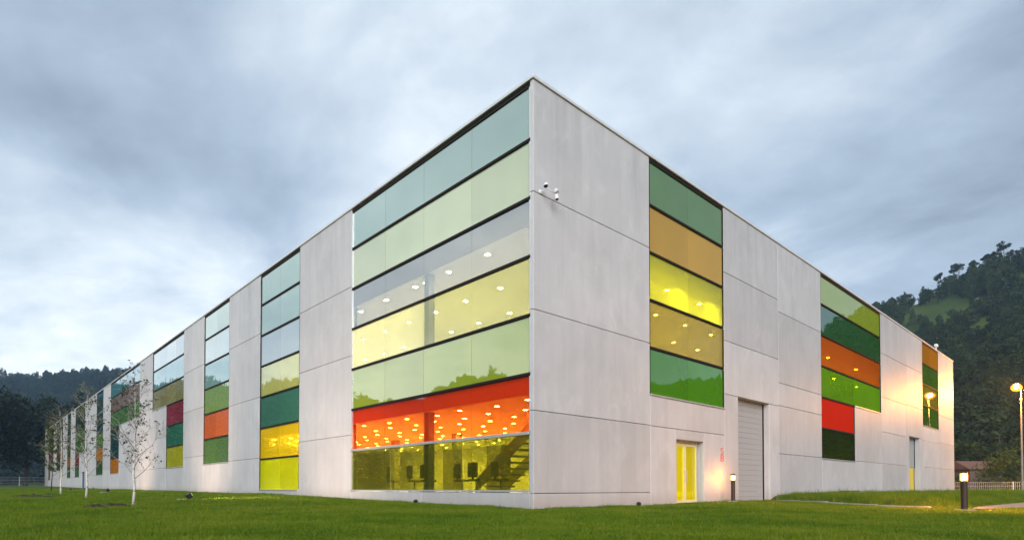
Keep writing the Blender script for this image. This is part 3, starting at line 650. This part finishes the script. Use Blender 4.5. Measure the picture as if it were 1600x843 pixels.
MB().tube([(0, 0, 0), (0, 0, .55)], [.05, .05], 8).build('post', M_whp, rp); MB().box(-.12, .28, -.12, .12, .55, .78, .02).build('head', M_whp, rp)

lb = empty('low_bench', (26.4, -.45, float(lawn_z(26.4, -.45)+bed_h(26.4, -.45)))); tag(lb, 'low dark plank bench at the wall foot under the red pane', 'bench')
MB().box(-1.2, 1.2, -.18, .18, .22, .28, .01).build('seat', M_corten, lb)
for x_ in (-.9, .9): MB().box(x_-.06, x_+.06, -.15, .15, -.1, .219, .01).build('leg', M_stone, lb)
# ------------------------------------------------------------------ fences
def fence(p0, p1, n, h, zf, label):
    t = empty('mesh_fence', p0); tag(t, label, 'fence'); p0 = Vector(p0); d = Vector(p1)-p0
    for i in range(n+1):
        q = d*i/n; MB().box(q.x-.05, q.x+.05, q.y-.05, q.y+.05, -.3, h+.05, .006).build('post', M_galv, t)
    for i in range(n):
        mb = MB(); a = d*i/n; b = d*(i+1)/n
        for k in range(1, 24):
            q = a.lerp(b, k/24); mb.tube([(q.x, q.y, .08), (q.x, q.y, h)], [.012, .012], 3, False)
        for z in (.1, h*.35, h*.67, h): mb.tube([(a.x, a.y, z), (b.x, b.y, z)], [.014, .014], 4, False)
        mb.build('mesh_panel', M_galv, t)
fence((77, 6.5, .0), (73.5, -20, -.05), 6, 1.35, None, 'grey mesh fence with pale posts right of the building')
fence((-46, 128, 1.0), (.5, 151, 1.15), 10, 2.0, None, 'pale mesh fence at the far end of the left lawn')

# ------------------------------------------------------------------ foliage builders
def leaves(cent, size, rg, flat=.0):
    n = len(cent); a = rg.normal(size=(n, 3)); a /= np.linalg.norm(a, axis=1)[:, None]; b = rg.normal(size=(n, 3)); b -= a*(a*b).sum(1)[:, None]; b /= np.linalg.norm(b, axis=1)[:, None]
    s = (size*rg.uniform(.6, 1.35, n))[:, None]
    v = np.stack([cent-a*s, cent-b*s*.6, cent+a*s, cent+b*s*.6], 1).reshape(-1, 3); q = np.arange(4*n).reshape(n, 4); return v, q
def crown_points(n, rx, ry, rz, cz, rg, lumps=16, low=-.8):
    L = rg.normal(size=(lumps, 3)); L /= np.linalg.norm(L, axis=1)[:, None]; L *= rg.uniform(.45, .85, lumps)[:, None]; L[:, 2] = np.clip(L[:, 2], low, 1)
    lr = rg.uniform(.24, .44, lumps); k = rg.integers(0, lumps, n)
    d = rg.normal(size=(n, 3)); d /= np.linalg.norm(d, axis=1)[:, None]; rad = rg.uniform(.25, 1, n)**.45
    p = L[k]+d*(lr[k]*rad)[:, None]; return p*np.array([rx, ry, rz])+np.array([0, 0, cz])
def trunk_mb(H, r, rg, limbs=5, spread=.3):
    mb = MB(); pts = [(0, 0, -.3)]; x = y = 0
    for i in range(1, 6): x += rg.normal()*.012*H; y += rg.normal()*.012*H; pts.append((x, y, H*i/5))
    rads = [r*1.25, r, r*.85, r*.65, r*.42, r*.12]; mb.tube(pts, rads, 8)
    for k in range(limbs):
        i = 2+k % 3; b = Vector(pts[i]); a = rg.uniform(0, 6.28); l = H*spread*rg.uniform(.7, 1.2)
        mid = b+Vector((math.cos(a)*l*.5, math.sin(a)*l*.5, l*.35)); e = b+Vector((math.cos(a)*l, math.sin(a)*l, l*.85))
        mb.tube([b, mid, e], [r*.4, r*.25, r*.06], 5)
    return mb
M_bark = plain('rough_bark', (.05, .04, .03), .95, 0, .4, 8, .03)
M_forest = leafmat('hillside_foliage', [(.010, .022, .008), (.018, .036, .011), (.030, .052, .013), (.05, .07, .016)])
M_darkleaf = leafmat('dark_tree_foliage', [(.008, .016, .007), (.013, .024, .009), (.022, .034, .010)])
M_pine = leafmat('pine_foliage', [(.008, .020, .010), (.014, .030, .013)], .15)
M_bush = leafmat('bush_foliage', [(.03, .05, .010), (.05, .075, .013), (.07, .095, .018)])
def mesh_parts(v, q, mat, name): return np_mesh(name, v, q, mat)
# instanced wood on the hillsides
var = bpy.data.collections.new('wood_variants')
def variant(i, kind):
    rg = np.random.default_rng(100+i)
    if kind == 'round': p = crown_points(420, .46, .46, .42, .56, rg, 14); v, q = leaves(p, .058, rg)
    elif kind == 'tall': p = crown_points(420, .33, .33, .52, .56, rg, 14); v, q = leaves(p, .055, rg)
    elif kind == 'low': p = crown_points(360, .55, .55, .30, .30, rg, 12); v, q = leaves(p, .062, rg)
    else:
        t = rg.uniform(0, 1, 420); a = rg.uniform(0, 6.28, 420); rr = (.30*(1-t)+.02)*rg.uniform(.3, 1, 420)**.5
        p = np.stack([rr*np.cos(a), rr*np.sin(a), .12+t*.9], 1); v, q = leaves(p, .05, rg)
    tb = MB().tube([(0, 0, -.15), (0, 0, .35), (0, 0, .7)], [.03, .022, .008], 5, False); nb = len(v)
    tv = np.array(tb.v); tq = np.array(tb.f)+nb
    me = np_mesh('wood_tree', np.concatenate([v, tv]), np.concatenate([q, tq]), M_forest)
    o = bpy.data.objects.new('wood_tree_%d' % i, me); var.objects.link(o)
for i, k in enumerate(('round', 'tall', 'low', 'round', 'tall', 'cone')): variant(i, k)
def scatter(name, pts, rz, scl, idx, coll):
    me = bpy.data.meshes.new(name); me.vertices.add(len(pts)); me.vertices.foreach_set('co', np.asarray(pts, np.float32).ravel())
    a = me.attributes.new('rot', 'FLOAT_VECTOR', 'POINT'); rv = np.zeros((len(pts), 3), np.float32); rv[:, 2] = rz; a.data.foreach_set('vector', rv.ravel())
    a = me.attributes.new('scl', 'FLOAT_VECTOR', 'POINT'); a.data.foreach_set('vector', np.asarray(scl, np.float32).ravel())
    a = me.attributes.new('pick', 'INT', 'POINT'); a.data.foreach_set('value', np.asarray(idx, np.int32))
    o = link(bpy.data.objects.new(name, me)); md = o.modifiers.new('scatter', 'NODES')
    ng = bpy.data.node_groups.new('scatter', 'GeometryNodeTree'); ng.interface.new_socket('Geometry', in_out='INPUT', socket_type='NodeSocketGeometry'); ng.interface.new_socket('Geometry', in_out='OUTPUT', socket_type='NodeSocketGeometry')
    gi = ng.nodes.new('NodeGroupInput'); go = ng.nodes.new('NodeGroupOutput'); ip = ng.nodes.new('GeometryNodeInstanceOnPoints'); ci = ng.nodes.new('GeometryNodeCollectionInfo')
    ci.inputs['Collection'].default_value = coll; ci.inputs['Separate Children'].default_value = True; ci.inputs['Reset Children'].default_value = True
    ip.inputs['Pick Instance'].default_value = True
    def na(nm, ty):
        n = ng.nodes.new('GeometryNodeInputNamedAttribute'); n.data_type = ty; n.inputs['Name'].default_value = nm; return n.outputs['Attribute']
    ng.links.new(gi.outputs[0], ip.inputs['Points']); ng.links.new(ci.outputs[0], ip.inputs['Instance'])
    ng.links.new(na('rot', 'FLOAT_VECTOR'), ip.inputs['Rotation']); ng.links.new(na('scl', 'FLOAT_VECTOR'), ip.inputs['Scale']); ng.links.new(na('pick', 'INT'), ip.inputs['Instance Index'])
    ng.links.new(ip.outputs[0], go.inputs[0]); md.node_group = ng; return o
def hz(x, y): return hill_z(x, y)+lawn_z(x, y)-.25
def wood(n, azr, rr, hgt, seed, meadow=None):
    rg = np.random.default_rng(seed); az = rg.uniform(*azr, n); r = np.sqrt(rg.uniform(rr[0]**2, rr[1]**2, n))
    x = CAM.x+r*np.cos(np.radians(az)); y = CAM.y+r*np.sin(np.radians(az)); z = hz(x, y)
    keep = np.ones(n, bool)
    if meadow:
        el = np.degrees(np.arctan2(z-CAM.z, r))
        for (a0, e0, wa, we) in meadow: keep &= (((az-a0)/wa)**2+((el-e0)/we)**2 > 1+rg.normal(size=n)*.25)
    h = hgt*rg.uniform(.6, 1.25, n)*np.where(rg.random(n) < .25, .55, 1)
    w = h*rg.uniform(.85, 1.25, n); pts = np.stack([x, y, z-.2], 1)[keep]
    return pts, rg.uniform(0, 6.28, n)[keep], np.stack([w, w, h], 1)[keep], rg.integers(0, 6, n)[keep]
meadows = [(10.6, 13.5, 3.0, .95), (8.1, 11.7, 1.0, 1.0), (12.8, 12.1, 1.0, .6), (6.0, 14.9, 1.6, .5), (14.4, 13.8, .6, .35), (12.2, 10.6, .7, .4), (-16, 8, 5, 1.5)]
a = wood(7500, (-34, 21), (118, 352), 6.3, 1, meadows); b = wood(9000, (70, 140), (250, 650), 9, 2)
tag(scatter('hillside_wood', *a, var), 'dark green wood covering the near hill on the right', 'wood', kind='stuff')
M_hazeleaf = leafmat('far_foliage_haze_tint', [(.010, .024, .022), (.015, .034, .030), (.022, .044, .036)])  # aerial haze put into the leaf colour as a bluer green
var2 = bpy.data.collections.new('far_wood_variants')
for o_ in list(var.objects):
    me_ = o_.data.copy(); me_.materials.clear(); me_.materials.append(M_hazeleaf); var2.objects.link(bpy.data.objects.new('far_'+o_.name, me_))
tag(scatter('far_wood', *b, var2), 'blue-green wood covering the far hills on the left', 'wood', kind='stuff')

def tree(name, x, y, H, rx, rz, cz, r, leafn, lsize, mat, label, cat, seed, group=None, lumps=18, z=None, bark=None):
    rg = np.random.default_rng(seed); z = float(lawn_z(x, y)) if z is None else z
    t = empty(name, (x, y, z)); tag(t, label, cat, group)
    trunk_mb(H*.82, r, rg, 7, .22).build('trunk', bark or M_bark, t, True)
    v, q = leaves(crown_points(leafn, rx, rx, rz, cz, rg, lumps), lsize, rg)
    link(bpy.data.objects.new('crown', np_mesh('crown', v, q, mat)), t); return t
for i, (px, py, H, rx, lab) in enumerate([(-25.5, 134, 24, 7.5, 'big dark tree cut by the left edge of the picture'), (-12.5, 146, 23, 8.2, 'widest big dark tree beyond the long wall, second from the left edge'), (-3.0, 152, 22, 7, 'big dark tree beyond the end of the long wall, third from the left edge'), (8.0, 160, 21, 7, 'big dark tree half hidden behind the far end of the long wall')]):
    tree('broadleaf_tree', px, py, H, rx, H*.47, H*.54, .35, 5200, .42, M_darkleaf, lab, 'tree', 30+i, 'big dark trees beyond the long wall', 24)
def ground_hill(x, y): return max(float(lawn_z(x, y)), float(hz(x, y)))
# umbrella pines along the right-hand ridge
for i, (az, rr, H, lab) in enumerate([(10.75, 333, 13.5, 'lone flat-topped pine, lowest on the right ridge'), (9.85, 334, 13, 'left pine of the pair low on the right ridge'), (9.5, 336, 14, 'right pine of the pair low on the right ridge'), (8.55, 335, 11, 'small pale pine between the pair and the trio on the ridge'), (7.85, 335, 12, 'left pine of the trio on the right ridge'), (7.55, 336, 12, 'middle pine of the trio on the right ridge'), (7.2, 335, 13, 'right pine of the trio on the right ridge'), (6.75, 336, 17, 'tallest round-headed pine, highest on the right ridge')]):
    x = CAM.x+rr*math.cos(R(az)); y = CAM.y+rr*math.sin(R(az)); rg = np.random.default_rng(60+i); z = float(hz(x, y)); H *= .74
    t = empty('pine_tree', (x, y, z)); tag(t, lab, 'pine tree', 'pines on the right ridge')
    trunk_mb(H*.9, .22, rg, 5, .16).build('trunk', M_bark, t, True)
    v, q = leaves(crown_points(520, H*.24, H*.24, H*.20, H*.82, rg, 9), .34, rg); link(bpy.data.objects.new('crown', np_mesh('crown', v, q, M_pine)), t)
# bushes right of the building
def bush(x, y, w, h, label, seed, mat=M_bush, n=4200):
    z = ground_hill(x, y); t = empty('bush', (x, y, z)); tag(t, label, 'bush'); rg = np.random.default_rng(seed)
    v, q = leaves(crown_points(n, w, w*.8, h*.62, h*.45, rg, 22, -.5), .14, rg); link(bpy.data.objects.new('crown', np_mesh('crown', v, q, mat)), t)
    mb = MB()
    for k in range(5): a_ = k*1.3; mb.tube([(0, 0, -.2), (w*.4*math.cos(a_), w*.4*math.sin(a_), h*.6)], [.08, .02], 5)
    mb.build('stem', M_bark, t)
bush(88.5, -.6, 4.9, 5.6, 'big rounded green bush behind the right fence', 80)
bush(96, -8.5, 4.4, 5.2, 'rounded bush behind the right fence at the picture edge', 81)
bush(86, 5.6, 2.2, 2.4, 'small bush between the shed and the big rounded bush', 82)
# shed
t = empty('shed', (97, 4.6, ground_hill(97, 4.6)-.3), R(-35)); tag(t, 'small shed with a reddish roof between the building and the bush', 'shed')
MB().box(-2.6, 2.6, -2, 2, 0, 3.6).build('wall', plain('shed_render', (.09, .075, .065), .9), t)
rf = MB(); rf.add([(-3, -2.4, 3.6), (3, -2.4, 3.6), (3, 2.4, 3.6), (-3, 2.4, 3.6), (-3, 0, 4.9), (3, 0, 4.9)], [(0, 3, 2, 1), (0, 1, 5, 4), (2, 3, 4, 5), (0, 4, 3), (1, 2, 5)]); rf.build('roof', plain('roof_tile', (.11, .055, .04), .9, 0, .3, 10), t)
MB().box(-.5, .5, -2.05, -1.99, 0, 2.1).build('door', M_corten, t)
# white hut on the meadow
x, y = CAM.x+300*math.cos(R(8.35)), CAM.y+300*math.sin(R(8.35))
t = empty('hut', (x, y, float(hz(x, y))), R(40)); t.scale = (.6, .6, .6); tag(t, 'tiny white hut on the hillside meadow', 'hut')
MB().box(-1.3, 1.3, -1, 1, -.5, 2.2).build('wall', M_whp, t); rf = MB(); rf.add([(-1.5, -1.3, 2.2), (1.5, -1.3, 2.2), (1.5, 1.3, 2.2), (-1.5, 1.3, 2.2), (-1.5, 0, 3.1), (1.5, 0, 3.1)], [(0, 3, 2, 1), (0, 1, 5, 4), (2, 3, 4, 5), (0, 4, 3), (1, 2, 5)]); rf.build('roof', M_stone, t)
x, y = 110.4, 3.2
t = empty('utility_pole', (x, y, float(hz(x, y)))); tag(t, 'thin grey utility pole rising behind the rounded bush', 'pole'); MB().tube([(0, 0, -1), (0, 0, 8.0)], [.13, .09], 8).build('shaft', M_bark, t); MB().box(-.5, .5, -.05, .05, 7.5, 7.62).build('crossarm', M_bark, t)

# ------------------------------------------------------------------ birches and saplings
mb_ = MT('birch_bark'); bn = mb_.noise(5, 4, .7, (1, 1, 3.2)); mb_.l(mb_.ramp(bn, [(.36, (.05, .045, .04)), (.45, (.50, .48, .45)), (.7, (.62, .60, .57))]), mb_.b.inputs['Base Color']); mb_.b.inputs['Roughness'].default_value = .8
M_twig = plain('twig_bark', (.27, .25, .235), .9, 0, .4, 10)
M_birchleaf = leafmat('birch_foliage', [(.03, .035, .015), (.05, .06, .02), (.08, .075, .03)])
M_yleaf = leafmat('sapling_foliage', [(.05, .075, .012), (.09, .11, .02), (.12, .12, .03)])
def sapling(x, y, H, label, seed, nb=22, leafn=520, lsize=.035, lm=None, name='birch_tree', cat='birch tree', bark=None, group=None, spread=.30, tr=.038):
    rg = np.random.default_rng(seed); z = float(lawn_z(x, y)); t = empty(name, (x, y, z)); tag(t, label, cat, group)
    tk = MB(); pts = [Vector((0, 0, -.15))]; p = Vector((0, 0, 0))
    for i in range(1, 9):
        p = Vector((p.x+rg.normal()*.018, p.y+rg.normal()*.018, H*i/8)); pts.append(p.copy())
    rad = [tr*1.2]+[tr*(1-i/8.6) for i in range(1, 9)]; tk.tube(pts, rad, 8); tk.build('trunk', bark or mb_.m, t, True)
    br = MB(); tips = []
    for k in range(nb):
        f = .2+.75*(k+rg.random())/nb; b = Vector((pts[int(f*8)].lerp(pts[min(8, int(f*8)+1)], f*8-int(f*8))))
        a = k*2.4+rg.normal()*.3; l = H*spread*(1.15-f*.75)*rg.uniform(.8, 1.25)*(1.0 if f > .3 else .8); up = rg.uniform(.9, 1.5)
        d = Vector((math.cos(a), math.sin(a), up)).normalized(); m1 = b+d*l*.5+Vector(rg.normal(size=3))*.03; e1 = b+d*l+Vector((0, 0, l*.12))+Vector(rg.normal(size=3))*.05
        r0 = tr*.42*(1.1-f*.6); br.tube([b, m1, e1], [r0, r0*.6, .003], 5, False); tips += [m1, e1]
        for j in range(7):
            g = rg.uniform(.3, .98); b2 = (b.lerp(m1, g*2) if g < .5 else m1.lerp(e1, g*2-1)); a2 = rg.uniform(0, 6.28); l2 = l*rg.uniform(.22, .5)
            d2 = (d*.7+Vector((math.cos(a2), math.sin(a2), rg.uniform(-.1, .7)))).normalized(); e2 = b2+d2*l2; br.tube([b2, b2.lerp(e2, .5)+Vector(rg.normal(size=3))*.015, e2], [r0*.35, r0*.25, .002], 4, False); tips += [b2.lerp(e2, .6), e2]
            for w_ in range(3):
                g3 = rg.uniform(.3, .95); b3 = b2.lerp(e2, g3); e3 = b3+(d2+Vector(rg.normal(size=3))*.7).normalized()*l2*.35; br.tube([b3, e3], [.004, .002], 3, False); tips.append(e3)
    br.build('branches', M_twig if bark is None else bark, t)
    ti = np.array([p[:] for p in tips]); c = ti[rg.integers(0, len(ti), leafn)]+rg.normal(size=(leafn, 3))*.035
    v, q = leaves(c, lsize, rg); link(bpy.data.objects.new('leaves', np_mesh('leaves', v, q, lm or M_birchleaf)), t)
gb = 'young birches on the left lawn'
sapling(-8.71, 7.98, 3.75, 'largest white-stemmed young birch, nearest on the left lawn', 201, 24, 560, .036, group=gb)
sapling(-9.0, 14.89, 4.0, 'slender white-stemmed young birch, second from the camera', 202, 21, 520, .04, group=gb)
sapling(-8.99, 23.0, 4.1, 'thin young birch, third from the camera, in front of the far bays', 203, 20, 520, .045, group=gb)
gs = 'leafy saplings by the far wall end'
sapling(-7.6, 44.0, 5.2, 'leafy sapling right at the far end of the long wall', 204, 20, 900, .09, M_yleaf, 'sapling', 'sapling', M_bark, gs, .2)
sapling(-11.3, 52.0, 4.6, 'leafy sapling standing alone before the dark trees', 205, 22, 1000, .10, M_yleaf, 'sapling', 'sapling', M_bark, gs, .24)
sapling(-14.2, 55.0, 4.8, 'leafy sapling at the left picture edge', 206, 22, 1000, .10, M_yleaf, 'sapling', 'sapling', M_bark, gs, .24)

# dug soil beside the birches
def soil(x, y, w, l, h, rz, label, seed):
    rg = np.random.default_rng(seed); n = 16; mb = MB(); v = [(0, 0, h)]
    for ring, (f, hh) in enumerate(((.35, .9), (.7, .5), (1.0, -.15))):
        for k in range(n):
            a = 2*math.pi*k/n; j = 1+rg.normal()*.16; v.append((w*f*j*math.cos(a), l*f*j*math.sin(a), h*hh*(1+rg.normal()*.25)))
    fs = [(0, 1+k, 1+(k+1) % n) for k in range(n)]
    for r_ in range(2):
        for k in range(n): k2 = (k+1) % n; b = 1+r_*n; fs.append((b+k, b+n+k, b+n+k2, b+k2))
    mb.add(v, fs); o = mb.build('soil_mound', M_soil, None); o.location = (x, y, float(lawn_z(x, y))); o.rotation_euler = (0, 0, rz); tag(o, label, 'soil', 'dug soil on the left lawn')
soil(-9.35, 6.75, .5, .22, .12, R(-40), 'larger dark soil mound left of the nearest birch, right half of the pair', 1)
soil(-9.95, 5.75, .32, .2, .11, R(-40), 'smaller dark soil mound left of the nearest birch, left half of the pair', 2)
soil(-10.4, 17.6, 1.1, .3, .10, R(-40), 'dark soil strip left of the second birch', 3)
soil(-9.5, 21.6, .6, .25, .08, R(-40), 'dark soil strip at the foot of the third birch', 4)

# ------------------------------------------------------------------ grass
gv = bpy.data.collections.new('grass_variants')
gm = MT('grass_blade'); goi = gm.n('ShaderNodeObjectInfo')
gp = gm.noise(.28, 5, .65, space='World', dist=1.0); gq = gm.noise(2.2, 4, .6, space='World')
gvv = gm.math('ADD', gm.math('MULTIPLY', goi.outputs['Random'], .30), gm.math('ADD', gm.math('MULTIPLY', gp, .95), gm.math('SUBTRACT', gm.math('MULTIPLY', gq, .40), .17)))
gcol = gm.ramp(gvv, [(.36, (.038, .094, .002)), (.52, (.076, .148, .003)), (.68, (.122, .194, .005)), (.88, (.19, .225, .018))])
gm.l(gcol, gm.b.inputs['Base Color']); gm.b.inputs['Roughness'].default_value = .5; gm.b.inputs['Specular IOR Level'].default_value = .2
gt = gm.n('ShaderNodeBsdfTranslucent'); gm.l(gcol, gt.inputs[0]); gx_ = gm.n('ShaderNodeMixShader'); gx_.inputs[0].default_value = .35
gm.l(gm.b.outputs[0], gx_.inputs[1]); gm.l(gt.outputs[0], gx_.inputs[2]); gm.l(gx_.outputs[0], gm.o.inputs[0]); M_grass = gm.m
for i in range(5):
    rg = np.random.default_rng(300+i); mb = MB()
    for k in range(16):
        x, y = rg.normal(size=2)*.05; a = rg.uniform(0, 6.28); h = rg.uniform(.03, .075)*(1.5 if rg.random() < .06 else 1); w = rg.uniform(.002, .004); dx, dy = math.cos(a), math.sin(a); ln = h*rg.uniform(.2, .9); b_ = rg.uniform(0, 6.28); lx, ly = ln*math.cos(b_), ln*math.sin(b_)
        mb.add([(x-dx*w, y-dy*w, -.01), (x+dx*w, y+dy*w, -.01), (x+lx*.4+dx*w*.7, y+ly*.4+dy*w*.7, h*.6), (x+lx*.4-dx*w*.7, y+ly*.4-dy*w*.7, h*.6), (x+lx, y+ly, h)], [(0, 1, 2, 3), (3, 2, 4)])
    me = bpy.data.meshes.new('grass_tuft'); me.from_pydata(mb.v, [], mb.f); me.materials.append(M_grass); gv.objects.link(bpy.data.objects.new('grass_tuft_%d' % i, me))
rg = np.random.default_rng(5); n = 150000
dep = 5.5*np.exp(rg.uniform(0, 1, n)*math.log(62/5.5)); lat = rg.uniform(-.95, .95, n)*dep
fx, fy = math.cos(YAW), math.sin(YAW); gx = CAM.x+dep*fx+lat*fy; gy = CAM.y+dep*fy-lat*fx
ok = ~((gx > -.02) & (gy > -.02))
bare = np.sin(gx*1.9+2*np.sin(gy*1.3))*np.sin(gy*2.3+1.7*np.sin(gx*.8)); ok &= ~((bare > .86) & (rg.random(n) < .75))
wd0 = np.hypot(np.maximum(-gx, 0), np.maximum(-gy, 0)); ok &= ~((wd0 < .22) & (rg.random(n) < .7))
px_, py_ = zip(*PATH); yc = np.interp(gx, px_, py_); wd = np.interp(gx, px_, W_); ok &= ~((gx > 9.9) & (np.abs(gy-yc) < wd))
gx, gy, dep = gx[ok], gy[ok], dep[ok]; n = len(gx)
s_ = rg.uniform(.7, 1.25, n)*np.interp(dep, [5, 20, 60], [1.0, 1.35, 2.2])
patch = .5+.5*np.sin(gx*.7+np.sin(gy*.9)*1.4)*np.sin(gy*.55+1); inbed = bed_h(gx, gy) > .05
s_z = s_*(.75+.5*patch)*np.where(inbed, 2.3, 1)*.64
s_z = s_z*np.where(rg.random(n) < .035, 1.9, 1)*rg.uniform(.75, 1.2, n)
tag(scatter('lawn_grass', np.stack([gx, gy, lawn_z(gx, gy)+bed_h(gx, gy)], 1), rg.uniform(0, 6.28, n), np.stack([s_, s_, s_z], 1), rg.integers(0, 5, n), gv), 'short green mown grass covering the lawn', 'grass', kind='stuff')

# ------------------------------------------------------------------ evening haze in the valley air
hb_ = MB().box(-920, 900, -920, 900, -45, 150)
hv = bpy.data.materials.new('valley_haze'); hv.use_nodes = True; ht = hv.node_tree; ht.nodes.clear()
pv_ = ht.nodes.new('ShaderNodeVolumePrincipled'); pv_.inputs['Color'].default_value = (.46, .72, 1, 1); pv_.inputs['Density'].default_value = .00025; pv_.inputs['Anisotropy'].default_value = .0
ho = ht.nodes.new('ShaderNodeOutputMaterial'); ht.links.new(pv_.outputs[0], ho.inputs['Volume'])
haze = hb_.build('haze', hv); tag(haze, 'thin bluish evening haze filling the valley air', 'haze', kind='stuff')
